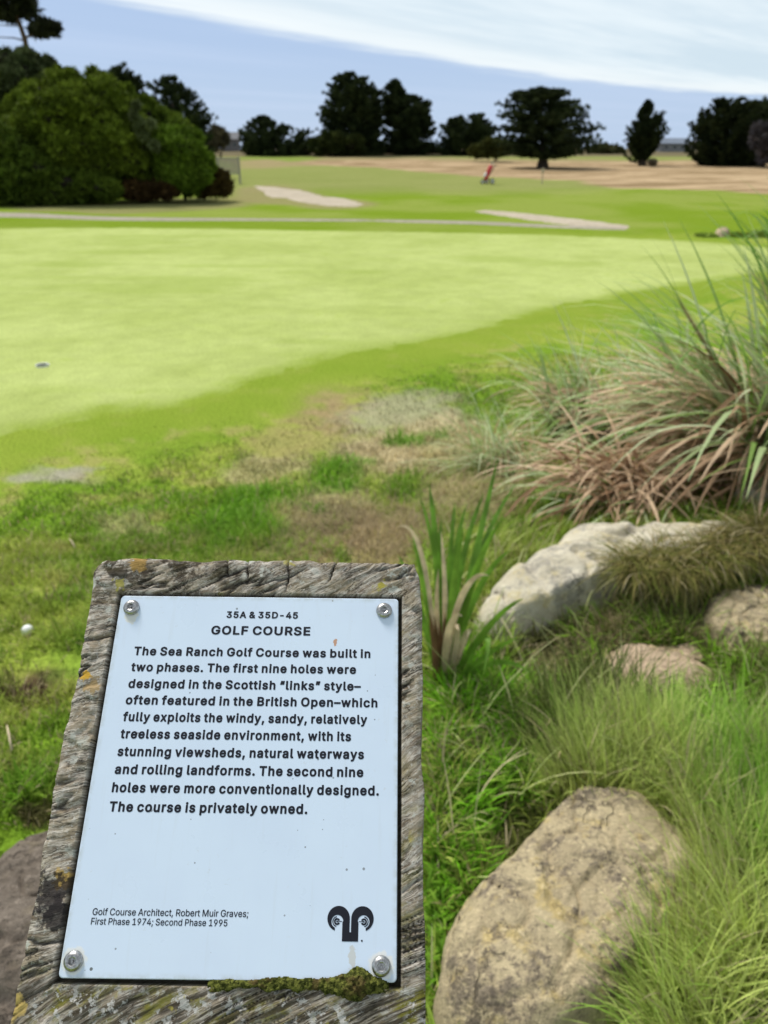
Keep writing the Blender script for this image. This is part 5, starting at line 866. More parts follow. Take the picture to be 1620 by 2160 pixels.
    tufts(x, y, 24, (.15, .30), cf2, rad(150)+(fbm(x, y, 2, 2, 75)-.5)*4, .5, .03, .0032, (.05, .4), (.2, 1.1), None, 7)
    # turf hanging over the right of the long pale boulder
    px = 1310+390*rng.random(300)**.7; py = 1186+rng.uniform(-20, 28, 300)-np.clip((px-1440)*.35, 0, 32)-np.clip((px-1450)*.12, 0, 25); q = np.array([at_z(a_, b_, .20) for a_, b_ in zip(px, py)])
    tufts(q[:, 0], q[:, 1], 24, (.10, .24), lambda x, y: lerp((.11,.14,.02), (.27,.21,.08), rng.random(len(x))), np.full(300, -PI/2-.3), .6, .03, .0036, (.7, 1.4), (.7, 1.7), q[:, 2])
    # coarse tufts in the rough left of the sign
    x, y = polar(3900, -50, -3, .55, 3.4, 1.3); k_ = off_things(x, y) & (sdist_green(x, y) > .5) & (fbm(x, y, 3.5, 3, 84) > .47) & (rng.random(len(x)) > near(x, y, SOIL)); x, y = x[k_], y[k_]; m = len(x)
    tufts(x, y, 16, (.035, .085), lambda x, y: lerp((.34,.40,.08), (.15,.36,.02), np.clip(near(x, y, LUSH)+(fbm(x, y, 2, 3, 85)-.4)*1.6, 0, 1))*(.75+.5*rng.random((len(x), 1))), rng.random(m)*2*PI, .7, .02, .0042)
    # stray pale stems
    x, y = polar(260, 4, 34, .9, 3.0, 1.2); k_ = off_things(x, y); x, y = x[k_], y[k_]; m = len(x)
    parts.append(blades(np.stack([x, y, H(x, y)], 1), rng.random(m)*2*PI, .1+.8*rng.random(m), .2+.9*rng.random(m), .14+.18*rng.random(m), .0035+.003*rng.random(m), lerp((.62,.54,.32), (.48,.58,.20), rng.random(m)), 7))
    # taller tufts standing in front of the rocks
    for pxa, pxb, pya, pyb, m in ((1060, 1240, 1290, 1330, 30), (1230, 1620, 1215, 1290, 110), (1230, 1560, 1545, 1600, 110), (880, 1010, 1180, 1330, 60), (920, 1150, 1450, 1700, 160)):
        lush_ = pya > 1440
        q = np.array([at(a_, b_) for a_, b_ in zip(rng.uniform(pxa, pxb, m), rng.uniform(pya, pyb, m))])
        tufts(q[:, 0], q[:, 1], 24, (.07, .15), (lambda x, y: lerp((.30,.50,.05), (.14,.38,.015), rng.random(len(x)))) if lush_ else cf, rng.random(m)*2*PI, .7, .025, .0052)
    # dry thatch at the foot of the near boulder and between the rocks
    for px, py, rx, ry, m, lo, hi in ((1190,2190,120,40,900,.08,.15),(1040,1610,110,50,900,.05,.12),(1480,1300,180,60,1800,.06,.16),(1300,1330,140,60,1200,.06,.14),(1570,1690,120,40,900,.05,.12),(720,1120,160,60,2200,.05,.11),(880,1130,120,50,1200,.05,.12),(1000,1040,140,50,1500,.05,.12)):
        c = at(px, py); ex = at(px+rx, py)[0]-c[0]; ey = at(px, py-ry)[1]-c[1]
        x = c[0]+rng.normal(0, .6, m)*ex; y = c[1]+rng.normal(0, .6, m)*ey; k_ = off_things(x, y); x, y = x[k_], y[k_]; m = len(x)
        if m == 0: continue
        col = np.array((.42,.33,.19))*(.55+.75*rng.random((m, 1)))
        parts.append(blades(np.stack([x, y, H(x, y)], 1), rng.random(m)*2*PI, .3+.8*rng.random(m), .3+1.0*rng.random(m), lo+(hi-lo)*rng.random(m), .0018+.002*rng.random(m), col, 5, rng.normal(0, .5, m)))
    V, F, K = merge(parts); tag(mesh_np('grass', V, F, M_GRASS, None, K), 'green and straw grass covering the bank', 'grass', kind='stuff')
field()

# low weeds with broader leaves between sign and boulder: ground cover
def weeds():
    parts = []
    for px, py, rx, ry, m in ((985,1820,50,130,420),(1100,1650,60,50,240),(940,1960,30,120,260),(950,2090,40,60,200)):
        c = at(px, py); ex = at(px+rx, py)[0]-c[0]; ey = at(px, py-ry)[1]-c[1]
        x = c[0]+rng.normal(0, .55, m)*ex; y = c[1]+rng.normal(0, .55, m)*ey; k_ = off_things(x, y); x, y = x[k_], y[k_]; m = len(x)
        col = lerp((.10,.24,.015), (.22,.38,.04), rng.random(m))
        parts.append(blades(np.stack([x, y, H(x, y)+.02*rng.random(m)], 1), rng.random(m)*2*PI, .2+.7*rng.random(m), .4+1.0*rng.random(m), .035+.05*rng.random(m), .006+.007*rng.random(m), col, 5))
    V, F, K = merge(parts); tag(mesh_np('weeds', V, F, M_GRASS, None, K), 'broad leaved green weeds along the right foot of the sign', 'weeds', kind='stuff')
weeds()

# ------------------------------------------------------------------ tall ornamental grasses on the right bank
def tussock(base, name, label, ngreen, ndry, Lg, Ld, lean, spread, stalks=(), grp='ornamental grass clumps on the right bank', rw=.16, wg=.009, tiltg=(.15, .8)):
    root = empty(name, base); tag(root, label, 'ornamental grass', grp)
    def ring(n): a = rng.random(n)*2*PI; r = rw*np.sqrt(rng.random(n)); return np.stack([r*np.cos(a), r*np.sin(a), -.02+0*a], 1), a
    parts = []
    b, a = ring(ngreen); n = ngreen
    az = lean+rng.normal(0, spread, n); tl = tiltg[0]+(tiltg[1]-tiltg[0])*rng.random(n); L = Lg*(.45+.6*rng.random(n))
    col = lerp((.22,.36,.07), (.72,.78,.50), rng.random(n)**1.2)
    parts.append(blades(b, az, tl, .3+1.5*rng.random(n)**1.2, L, wg*(.5+.8*rng.random(n)), col, 9, rng.normal(0, .5, n)))
    for sx, sy, sz, m, sl, saz, st_ in stalks:                       # leafy stems leaning out of the clump
        d = Vector((sx, sy, sz)); ts = .35+.65*rng.random(m); bb = np.array(d)[None]*ts[:, None]
        az = saz+rng.normal(0, .55, m); tl = st_+rng.normal(0, .22, m)
        cg = lerp((.13,.30,.04), (.42,.54,.22), rng.random(m)); cg[ts < .55] = np.array((.55,.42,.27))
        parts.append(blades(bb, az, tl, .2+1.3*rng.random(m), sl*(.5+.6*rng.random(m)), .011*(.6+.7*rng.random(m)), cg, 9, rng.normal(0, .5, m)))
        sp_ = np.stack([np.zeros(3)+rng.normal(0, .01, 3) for _ in range(5)]); L0 = d.length
        parts.append(blades(sp_, np.full(5, math.atan2(sy, sx)), np.full(5, math.acos(sz/L0)), np.zeros(5), np.full(5, L0*1.02), np.full(5, .02), np.tile(np.array((.34,.26,.15)), (5, 1)), 6, np.array([0, .6, 1.2, 1.8, 2.4])))
    V, F, K = merge(parts); mesh_np('green_blades', V, F, M_GRASS, root, K)
    b, a = ring(ndry); n = ndry; b[:, 2] += rng.random(n)*.22*Lg
    az = lean+rng.normal(0, spread*1.3, n); tl = .6+.7*rng.random(n)
    col = lerp((.26,.145,.075), (.74,.55,.37), rng.random(n)); 
    V, F, K = blades(b, az, tl, .6+1.3*rng.random(n), Ld*(.4+.7*rng.random(n)), wg*1.15*(.5+.8*rng.random(n)), col, 9, rng.normal(0, .6, n))
    zt = V[:, 2]+base[2]; hz = H(V[:, 0]+base[0], V[:, 1]+base[1])+.01; V[:, 2] = np.maximum(zt, hz)-base[2]
    mesh_np('dry_blades', V, F, M_DRY, root, K)
W_ = PI
p = at(1650, 1000); tussock(p, 'ornamental_grass', 'tallest clump of ornamental grass at the right edge, green blades over tan dead leaves', 340, 430, 1.30, .95, W_+.25, 1.1,
    [(-.28,-.05,.95,46,.55,PI,.55),(-.10,.0,1.15,50,.55,PI+.3,.5),(-.62,.0,.80,46,.42,PI,.9),(.08,-.1,1.20,50,.6,PI-.4,.45),(-.22,.1,1.05,40,.5,PI+.6,.6)], rw=.26, wg=.025, tiltg=(.1,.9))
p = at(1480, 930); tussock(p, 'ornamental_grass', 'middle clump of ornamental grass leaning left in front of the tallest one', 230, 360, .95, .75, W_+.1, .9, [(-.34,.02,.62,40,.34,PI,.75)], rw=.24, wg=.021, tiltg=(.3,1.1))
p = at(1245, 905); tussock(p, 'ornamental_grass', 'low domed grass clump with rust brown dead leaves under thin green tops', 270, 340, .95, .52, W_+.5, 1.4, [(-.12,.1,.34,26,.28,PI,.9)], rw=.28, wg=.018, tiltg=(.1,1.2))
p = at(1330, 1045); tussock(p, 'ornamental_grass', 'flattened grass clump spilling tan leaves towards the long pale boulder', 170, 330, .60, .60, W_+.9, .9, rw=.28, wg=.019, tiltg=(.8,1.4))
p = at(1060, 985); tussock(p, 'ornamental_grass', 'small wispy grass clump at the far left end of the ornamental grasses', 300, 160, .58, .36, W_+.4, 1.5, rw=.20, wg=.008, tiltg=(.3,1.2))

# ------------------------------------------------------------------ strap-leaved plant behind the sign's right edge
def strap_plant():
    b = at(932, 1445); root = empty('strap_leaf_plant', b); Yb = b[1]
    tag(root, 'strap leaved plant with curled dry leaves behind the right edge of the sign', 'plant')
    def leaf(bm, pts, wd):
        P = [Vector(at_y(px, py, Yb+dy))-Vector(b) for px, py, dy in pts]; n = 14; prev = None
        for k in range(n+1):
            t = k/n
            if len(P) == 3: c = P[0]*(1-t)**2+P[1]*2*t*(1-t)+P[2]*t*t; d = (P[1]-P[0])*(1-t)+(P[2]-P[1])*t
            else: c = P[0]*(1-t)**3+P[1]*3*t*(1-t)**2+P[2]*3*t*t*(1-t)+P[3]*t**3; d = (P[1]-P[0])*(1-t)**2+(P[2]-P[1])*2*t*(1-t)+(P[3]-P[2])*t*t
            d.normalize(); s = d.cross(Vector((0, -1, .25))); s.normalize(); nn = s.cross(d)
            ww = wd*.5*np.interp(t, [0, .15, .5, .85, 1], [.7, .95, 1, .55, .04])
            r = [bm.verts.new(c-s*ww+nn*ww*.35), bm.verts.new(c), bm.verts.new(c+s*ww+nn*ww*.35)]
            if prev: bm.faces.new((prev[0], prev[1], r[1], r[0])); bm.faces.new((prev[1], prev[2], r[2], r[1]))
            prev = r
    bx, by = 932, 1440
    G = [[(928,by,0),(900,1240,.0),(866,1105,.05)],[(932,by,0),(940,1200,.1),(885,1045,.15)],[(935,by,0),(925,1150,.12),(905,1020,.2)],[(940,by,0),(950,1230,0),(978,1110,.0)],
         [(940,by,.0),(1000,1180,.1),(1050,965,.25)],[(942,by,0),(990,1200,.0),(1046,1112,-.1)],[(945,by,0),(985,1190,-.02),(1062,1090,-.06)],[(936,by,.02),(948,1150,.1),(960,1060,.2)],
         [(945,1450,0),(1010,1330,-.1),(1048,1290,-.12),(1020,1420,-.25)],[(930,1450,0),(905,1300,.0),(893,1190,.1)],[(948,1460,0),(1000,1400,-.08),(1060,1370,-.1),(1120,1420,-.2)],[(940,1470,0),(985,1440,-.1),(1010,1330,-.1)],[(938,1440,.03),(1000,1130,.2),(1090,1020,.4)]]
    G += [[(940,1450,0),(1000,1200,.05),(1078,1160,.0)],[(944,1455,0),(1030,1290,-.05),(1105,1262,-.1)],[(925,1440,.03),(880,1230,.1),(838,1170,.15)],[(936,by,.03),(965,1150,.12),(1022,1040,.22)],[(934,by,.02),(945,1180,.1),(985,1062,.16)],[(946,1460,-.02),(1020,1370,-.12),(1092,1345,-.2)],[(930,by,.03),(915,1200,.12),(932,1095,.2)]]
    D = [[(925,by,0),(905,1180,0),(880,1090,0),(838,1112,-.02)],[(935,by,0),(945,1250,0),(930,1120,.02)],[(938,by,0),(950,1250,-.03),(1000,1195,-.08),(1032,1215,-.15)],[(940,1450,0),(985,1310,-.02),(950,1300,-.05),(968,1330,-.1)],
         [(925,1450,0),(920,1420,-.06),(935,1480,-.12),(945,1540,-.16)],[(945,1455,0),(975,1340,0),(1000,1300,-.05),(985,1345,-.1)],[(930,by,.0),(915,1290,.02),(925,1200,.05)],[(940,by,0),(930,1330,-.05),(960,1280,-.1),(975,1300,-.12)]]
    Bn = [[(920+k*5,1470,-.02+.01*k),(925+k*5,1400,0),(905+k*11,1290+10*(k % 3),.02*(k-3))] for k in range(8)]
    for nm, Ls, wd, c, tr in (('green_leaf', G, .021, (.16,.31,.035), .3), ('dry_leaf', D, .017, (.66,.52,.34), .2), ('brown_sheath', Bn, .020, (.16,.085,.045), .1)):
        m, N = material(nm); Pn = N.n('ShaderNodeTexCoord').outputs['Object']; nz = N.noise(Pn, 14, 4)
        finish(N, N.mix(N.ramp(nz, .35, .7), tuple(.75*q for q in c), tuple(min(1, 1.35*q) for q in c)), .55, None, spec=.3, trans=tr)
        for l in Ls: bm = bmesh.new(); leaf(bm, l, wd*(.8+.4*rng.random())); bm_obj(nm, bm, m, root, True)
strap_plant()

# ------------------------------------------------------------------ trees and shrubs
def sprays(cen, out, n_each, size, rad_, col, elong=2.6, up=.25, droop=0.0, zs=.8, wild=.45):
    """leafy sprays round clump centres: rhombi pointing outwards"""
    n = len(cen)*n_each; c = np.repeat(cen, n_each, 0); o = np.repeat(out, n_each, 0); R_ = np.repeat(rad_, n_each)
    d = rng.normal(0, 1, (n, 3))+o*.7; d /= np.linalg.norm(d, axis=1)[:, None]
    p = c+d*(R_*(.35+.65*rng.random(n)**.6)*np.where(rng.random(n) < .12, 1.35, 1))[:, None]*np.array([1, 1, zs])
    t = d+rng.normal(0, wild, (n, 3)); t[:, 2] += up-droop; t /= np.linalg.norm(t, axis=1)[:, None]
    s = np.cross(t, rng.normal(0, 1, (n, 3))); s /= np.linalg.norm(s, axis=1)[:, None]+1e-9
    L = size*(.6+.8*rng.random(n)); wd = L/elong
    V = np.stack([p-t*(L*.35)[:, None], p+s*(wd*.5)[:, None], p+t*(L*.65)[:, None], p-s*(wd*.5)[:, None]], 1).reshape(-1, 3)
    F = np.arange(n*4).reshape(n, 4)
    k = np.repeat(col, n_each, 0)*(.75+.5*rng.random((n, 1))); return V, F, np.repeat(k, 4, 0)
def crown(lobes, Y, dens, size, cols, clump=.30, elong=2.6, up=.25, depth=1.0, shell=.6, droop=0.0, core=.55, cov=.8, fit=.86, rag=0, rag_z=.7, rag_r=(1.05, 1.5)):
    """lobes: (px, py, rx, ry[, dy]) as seen; returns world-space mesh arrays"""
    parts = []; lobes = [tuple(l)+(0,)*(5-len(l)) for l in lobes]
    for lb in lobes:
        px, py, rx, ry = lb[:4]; dy = lb[4] if len(lb) > 4 else 0
        c = at_y(px, py, Y+dy); t = (Y+dy)/ray(px, py)[1]; k = t/FPX
        a, b, h_ = rx*k*fit, rx*k*depth*fit, ry*k/.92*fit
        crm = clump*min(a, 1.4*h_); la = .5*size*size/elong; area = (a*b+a*h_+b*h_)/3
        m = int(max(8, dens*1.5*4*area/crm**2)); ne = int(np.clip(cov*4*PI*crm*crm/la, 12, 260))
        d = rng.normal(0, 1, (m, 3)); d /= np.linalg.norm(d, axis=1)[:, None]
        r = shell+(1-shell)*rng.random(m)**.5
        nz = np.array([mnoise.noise(Vector(q)*2.3+Vector((px*.1, 0, 0))) for q in d]); r = r*(1+.30*nz)*(1-.5*clump)
        cen = c+d*r[:, None]*np.array([a, b, h_]); cr = crm*(.6+.8*rng.random(m))
        col = lerp(cols[0], cols[1], rng.random(m))
        nrm = d/np.array([a, b, h_]); nrm /= np.linalg.norm(nrm, axis=1)[:, None]
        parts.append(sprays(cen, nrm, ne, size, cr, col, elong, up, droop))
        if core > 0:                                                # solid dark core: shade painted into the crown's gaps
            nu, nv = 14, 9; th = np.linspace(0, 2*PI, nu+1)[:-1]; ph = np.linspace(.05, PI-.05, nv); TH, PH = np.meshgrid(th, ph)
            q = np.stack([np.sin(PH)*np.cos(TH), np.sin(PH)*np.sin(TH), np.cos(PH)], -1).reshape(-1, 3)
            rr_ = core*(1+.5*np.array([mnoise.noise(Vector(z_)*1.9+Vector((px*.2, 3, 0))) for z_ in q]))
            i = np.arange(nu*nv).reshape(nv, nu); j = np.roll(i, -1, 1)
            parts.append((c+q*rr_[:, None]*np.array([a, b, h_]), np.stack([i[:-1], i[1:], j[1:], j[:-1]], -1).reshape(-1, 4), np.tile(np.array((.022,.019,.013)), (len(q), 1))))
        for _ in range(rag):                                            # pointed boughs that break the outline
            dv = rng.normal(0, 1, 3); dv[2] = dv[2]*rag_z+.6*rag_z; dv /= np.linalg.norm(dv); reach = rag_r[0]+(rag_r[1]-rag_r[0])*rng.random()
            tt = np.linspace(.5, 1, 6); cc = c+dv*np.array([a, b, h_])*tt[:, None]*reach; cc[:, 2] += .10*h_*(tt-.5)
            cr = (min(a, 1.6*h_)*.34*(1.04-tt)+.04*min(a, h_))
            ov = dv*np.array([a, b, max(h_, .4*a)]); ov /= np.linalg.norm(ov)
            for q in range(6):
                nn = int(np.clip(1.2*4*PI*cr[q]**2/la, 5, 80))
                parts.append(sprays(cc[q:q+1], ov[None], nn, size*.9, cr[q:q+1], lerp(cols[0], cols[1], rng.random(1)), elong*1.4, up, droop))
    return merge(parts)
def branch_crown(P, stems, Y, n, size, cols, rise=.35, cpx=6.0, zs=.6, tiers=None, elong=3.4, up=.3, tip=1.0):
    """conifer crown: boughs leave the stem all round, their reach follows the silhouette, foliage pads sit on their outer part"""
    P = np.array(P, float); y0, y1 = P[:, 1].min(), P[:, 1].max(); Q = np.roll(P, -1, 0); cen, out, rd, cl = [], [], [], []
    k = Y/ray(P[:, 0].mean(), P[:, 1].mean())[1]/FPX
    for b_ in range(n):
        u = rng.random(); yy = y0+1.5+(y1-y0-2)*u**.85
        if tiers: yy = tiers[rng.integers(len(tiers))]+rng.normal(0, 3.6)
        xs = sorted((ax+(yy-ay)*(bx-ax)/(by-ay)) for (ax, ay), (bx, by) in zip(P, Q) if (ay > yy) != (by > yy))
        if len(xs) < 2: continue
        xl, xr = xs[0], xs[-1]; xt = float(np.clip(stems[rng.integers(len(stems))]+rng.normal(0, 2), xl+.25*(xr-xl), xr-.25*(xr-xl)))
        az = rng.random()*2*PI; ca, sa = math.cos(az), math.sin(az)
        ex = (xr-xt) if ca > 0 else (xt-xl); L = ex*k*rng.uniform(.72, 1.0)
        dpt = min(L, .5*(xr-xl)*k)
        tipp = at_y(xt, yy, Y)+np.array([ca*L, sa*dpt, 0]); root_ = at_y(xt, yy, Y)-np.array([0, 0, rise*L])
        m = 7; tt = np.linspace(.22, 1.0, m)+rng.normal(0, .02, m); sag = rise*L*.9*np.sin(np.clip(tt, 0, 1)*PI)*.25
        c = root_+(tipp-root_)*tt[:, None]; c[:, 2] -= sag; c[:, :2] += rng.normal(0, .25*cpx*k, (m, 2))
        r = cpx*k*(1.05-.72*tt*tip)*rng.uniform(.8, 1.25); d = tipp-root_; d = d/(np.linalg.norm(d)+1e-9)
        cen.append(c); out.append(np.tile(d, (m, 1))); rd.append(r); cl.append(np.tile(lerp(cols[0], cols[1], rng.random(1)), (m, 1)))
    for q in range(5):                                              # leader shoots
        xt = stems[q % len(stems)]; yt = y0+rng.uniform(1, 6); j = np.argmin(P[:, 1]) if q < 3 else 0
        px = P[np.argmin(P[:, 1]), 0]+rng.normal(0, 4); c = at_y(px, y0+3+abs(rng.normal(0, 3)), Y)
        cen.append(c[None]); out.append(np.array([[0, 0, 1.]])); rd.append(np.array([cpx*k*.5])); cl.append(np.array([cols[1]]))
    return sprays(np.vstack(cen), np.vstack(out)*1.3, int(np.clip(5.0*(cpx*k/size)**2*elong*2.2, 14, 60)), size, np.concatenate(rd), np.vstack(cl), elong, up, 0, zs, .3)
def trunk_mesh(root, base, pts, r0, r1, mat, branches=()):
    bm = bmesh.new(); n = len(pts)
    tube(bm, [Vector(q)-Vector(base) for q in pts], [r0*(1.5 if i == 0 else 1)*(1-i/(n-1))+r1*i/(n-1) for i in range(n)], 10)
    for bp, b0, b1 in branches: tube(bm, [Vector(q)-Vector(base) for q in bp], [b0+(b1-b0)*i/(len(bp)-1) for i in range(len(bp))], 7)
    return bm_obj('trunk', bm, mat, root, True)
def plant(name, label, cat, base, lobes, Y, dens, size, cols, grp=None, trunk=None, branches=(), bark=None, **k):
    x, y, _ = at_y(base[0], base[1], Y); b = np.array([x, y, h1(x, y)])
    root = empty(name, b); tag(root, label, cat, grp)
    if name == 'conifer_tree' and not isinstance(lobes, dict): k.setdefault('rag', 12); k.setdefault('cov', .7); k.setdefault('fit', .78); k.setdefault('core', .5)
    if isinstance(lobes, dict): V, F, K = branch_crown(Y=Y, size=size, cols=cols, **lobes)
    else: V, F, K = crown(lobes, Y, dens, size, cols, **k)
    low = H(V[:, 0], V[:, 1])+.02; V[:, 2] = np.maximum(V[:, 2], low)
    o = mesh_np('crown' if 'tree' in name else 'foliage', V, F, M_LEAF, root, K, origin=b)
    if trunk is not None:
        t = Y/ray(*base)[1]/FPX
        pts = [b-np.array([0, 0, .3])]+[at_y(a, c, Y) for a, c in trunk[0]]
        br = [([at_y(a, c, Y+dy) for a, c, dy in q], w0*t, w1*t) for q, w0, w1 in branches]
        trunk_mesh(root, b, pts, trunk[1]*t, trunk[2]*t, bark or M_BARK, br)
    else:
        pts = [b-np.array([0, 0, .2])]+[b+np.array([0, 0, .25*q]) for q in (1, 2, 3)]
        bm = bmesh.new()
        for j in range(5):
            a = j*1.3; h_ = (V[:, 2].max()-b[2])*.42
            tube(bm, [Vector((0, 0, -.2)), Vector((.12*math.cos(a)*h_, .12*math.sin(a)*h_, h_*.5)), Vector((.2*math.cos(a)*h_, .2*math.sin(a)*h_, h_))], [.03*h_, .02*h_, .008*h_], 6)
        bm_obj('stem', bm, bark or M_BARK, root, True)
    return root
OL = ((.065,.095,.010), (.165,.215,.026)); DG = ((.045,.075,.010), (.115,.16,.022)); GY = ((.075,.095,.035), (.14,.165,.075)); RD = ((.040,.024,.010), (.085,.050,.018)); LG = ((.068,.115,.010), (.145,.22,.025))
BK = ((.016,.025,.010), (.052,.070,.024)); BO = ((.020,.030,.008), (.050,.062,.016))
def poly_lobes(P, rx, ry, thick=1.5, dy0=0, fill=2.0):
    """many small overlapping boughs filling a silhouette, deepest in its middle"""
    P = np.array(P, float); x0, y0 = P.min(0); x1, y1 = P.max(0); Q = np.roll(P, -1, 0)
    area = abs((P[:, 0]*Q[:, 1]-Q[:, 0]*P[:, 1]).sum())/2; n = int(max(8, fill*area/(PI*rx*ry))); out = []
    while len(out) < n:
        x, y = rng.uniform(x0, x1), rng.uniform(y0, y1)
        if not inside(np.array([x]), np.array([y]), P)[0]: continue
        d = float(dist(np.array([x]), np.array([y]), P)[0]); s = min(1, max(.42, d/rx)); s2 = min(1, max(.45, d/ry))
        dp = thick*min(1, d/(2.4*rx))**.5
        out.append((x, y, rx*s*rng.uniform(.85, 1.1), ry*s2*rng.uniform(.85, 1.1), dy0+(-dp+rng.normal(0, .1)*thick if rng.random() < .75 else rng.uniform(-.6, 1)*dp)))
    return out
GS = 'shrubs of the large thicket on the left'
Y0 = 33
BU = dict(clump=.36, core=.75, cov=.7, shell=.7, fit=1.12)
plant('shrub', 'dark grey-green shrub at the top left corner of the thicket, under the pine', 'shrub', (40,420), poly_lobes([(-60,112),(30,108),(62,113),(100,128),(132,152),(120,230),(80,340),(-60,350)], 26, 20, 2.0, 2.5, 4.2), Y0, 1.0, .24, ((.045,.065,.022),(.10,.12,.05)), GS, **BU)
plant('shrub', 'largest olive dome of the thicket, in its middle', 'shrub', (190,420), poly_lobes([(0,240),(40,190),(100,158),(150,150),(200,154),(250,182),(290,225),(322,275),(332,330),(315,395),(120,405),(20,320)], 27, 21, 2.4, 0, 4.6), Y0, 1.0, .22, OL, GS, **BU)
plant('shrub', 'greyish weathered shrub drooping over the right shoulder of the olive dome', 'shrub', (300,418), poly_lobes([(268,214),(300,228),(328,268),(328,312),(302,290),(280,250)], 13, 12, .3, -2.9, 2), Y0, .9, .2, GY, GS, **BU)
plant('shrub', 'sloping bright shrub behind the olive dome, under the dark conifers', 'shrub', (350,410), poly_lobes([(190,158),(245,176),(280,188),(310,203),(345,232),(375,252),(405,272),(395,330),(320,310),(270,230)], 22, 18, 1.6, 2.2, 4.2), Y0, 1.0, .22, ((.065,.10,.011),(.155,.21,.025)), GS, **BU)
plant('shrub', 'bright green rounded shrub at the right end of the thicket', 'shrub', (390,412), poly_lobes([(320,292),(360,262),(400,264),(430,290),(448,330),(452,385),(430,405),(340,405),(316,350)], 20, 17, 1.5, -.8, 4.4), Y0, 1.0, .2, LG, GS, **BU)
plant('shrub', 'low dark green shrub at the left foot of the thicket', 'shrub', (60,424), poly_lobes([(-60,240),(60,285),(120,350),(190,385),(195,434),(-60,440)], 26, 20, 1.6, -1.8, 5.0), Y0, 1.0, .22, DG, GS, **BU)
plant('shrub', 'low mid green shrub in front of the olive dome', 'shrub', (200,424), poly_lobes([(150,372),(200,358),(250,385),(262,420),(150,422)], 20, 14, .9, -2.4, 4.0), Y0, 1.0, .2, ((.05,.08,.010),(.13,.18,.022)), GS, **BU)
plant('shrub', 'rust brown low brush at the foot of the thicket', 'shrub', (300,416), [(300,400,62,20,-2),(345,402,42,16,-2),(262,402,34,14,-2)], Y0, 1.1, .2, RD, GS)
plant('shrub', 'reddish brown bush ending the thicket beside the slatted board', 'shrub', (455,412), [(455,385,36,28,-1),(470,395,22,20,-1),(430,392,30,25,-1)], Y0, 1.2, .2, ((.05,.035,.012),(.10,.07,.02)), GS)

# umbrella-shaped pine rising behind the thicket
plant('pine_tree', 'tall slender pine rising behind the thicket at the top left corner', 'tree', (62,330), [(20,-5,70,34),(55,15,30,22),(-10,20,35,20),(30,-45,80,35),(95,58,36,15),(80,66,22,9),(112,62,18,12),(25,38,14,8),(0,30,14,7)], 46, .85, .34, ((.018,.022,.012),(.045,.048,.025)),
      trunk=([(61,200),(60,125),(53,85),(44,58),(37,40),(28,10),(15,-40)], 6.5, 3.0), branches=[([(53,80,0),(70,72,-.3),(100,66,-.3)],2.6,.8),([(52,86,0),(30,80,0),(-10,78,0)],1.8,.8),([(40,48,0),(20,38,0),(-15,28,.3)],2.2,.8),([(42,55,0),(15,54,.3),(-12,52,.3)],1.5,.6),([(34,30,0),(55,20,0),(65,5,.3)],2,.7)], bark=M_PINEBARK, clump=.34, shell=.3, core=0, cov=.45)
GT = 'dark conifers across the far side of the course'
plant('conifer_tree', 'dark conifer top peeping over the thicket, left of the other', 'tree', (250,330), dict(P=[(205,154),(225,145),(242,140),(259,133),(270,145),(287,156),(301,169),(306,230),(195,230)], stems=[242, 270], n=150), 56, .9, .26, BK, GT, trunk=([(250,260),(250,170)], 8, 3))
plant('conifer_tree', 'wind-swept dark conifer sloping down behind the right shoulder of the thicket', 'tree', (370,330), dict(P=[(300,182),(321,171),(346,163),(366,160),(373,173),(391,183),(411,197),(429,211),(436,228),(462,243),(449,256),(456,332),(300,320)], stems=[365, 400], n=260), 56, .9, .26, BK, GT, trunk=([(370,280),(365,200)], 9, 3))
plant('shrub', 'dull brown far bush between the thicket and the dark hedge', 'shrub', (465,322), [(462,290,24,24),(445,300,20,22)], 100, .8, .6, ((.05,.045,.028),(.10,.085,.05)))
plant('conifer_tree', 'squat dark spreading conifer left of the tallest pair', 'tree', (570,324), dict(P=[(500,277),(514,262),(533,253),(550,245),(567,250),(581,258),(599,262),(616,269),(637,275),(657,272),(668,282),(671,327),(637,327),(505,321)], stems=[540, 575, 620], n=240, rise=.45), 112, 1.0, .40, BK, GT, trunk=([(570,305),(570,285)], 9, 4))
plant('conifer_tree', 'left and taller of the tallest pair of dark conifers', 'tree', (765,326), dict(P=[(664,227),(688,213),(684,182),(709,157),(723,161),(740,151),(754,165),(771,162),(782,175),(796,182),(811,190),(813,327),(671,327),(663,277),(671,251)], stems=[725, 760, 785], n=420, rise=.25, zs=.5, cpx=6.5), 112, 1.05, .40, BK, GT, trunk=([(765,300),(760,250),(750,190)], 9, 3))
plant('conifer_tree', 'right of the tallest pair of dark conifers, with a bare trunk foot', 'tree', (843,327), dict(P=[(805,190),(823,175),(834,168),(847,186),(861,199),(882,204),(905,213),(917,227),(913,258),(924,274),(921,318),(860,312),(805,318)], stems=[832, 860, 885], n=340, rise=.25, zs=.5, cpx=6.5), 114, 1.05, .40, BK, GT, trunk=([(843,300),(842,250),(835,205)], 8, 3))
plant('shrub', 'low dark scrub filling the gap under the tallest pair of conifers', 'shrub', (850,327), [(790,316,40,11),(850,317,50,11),(915,319,34,9)], 118, 1.0, .4, ((.014,.020,.008),(.035,.045,.014)))
plant('shrub', 'olive bush in front of the tallest pair of conifers', 'shrub', (705,327), [(700,300,36,24),(740,306,32,20),(675,308,28,17)], 108, 1.0, .5, BO)
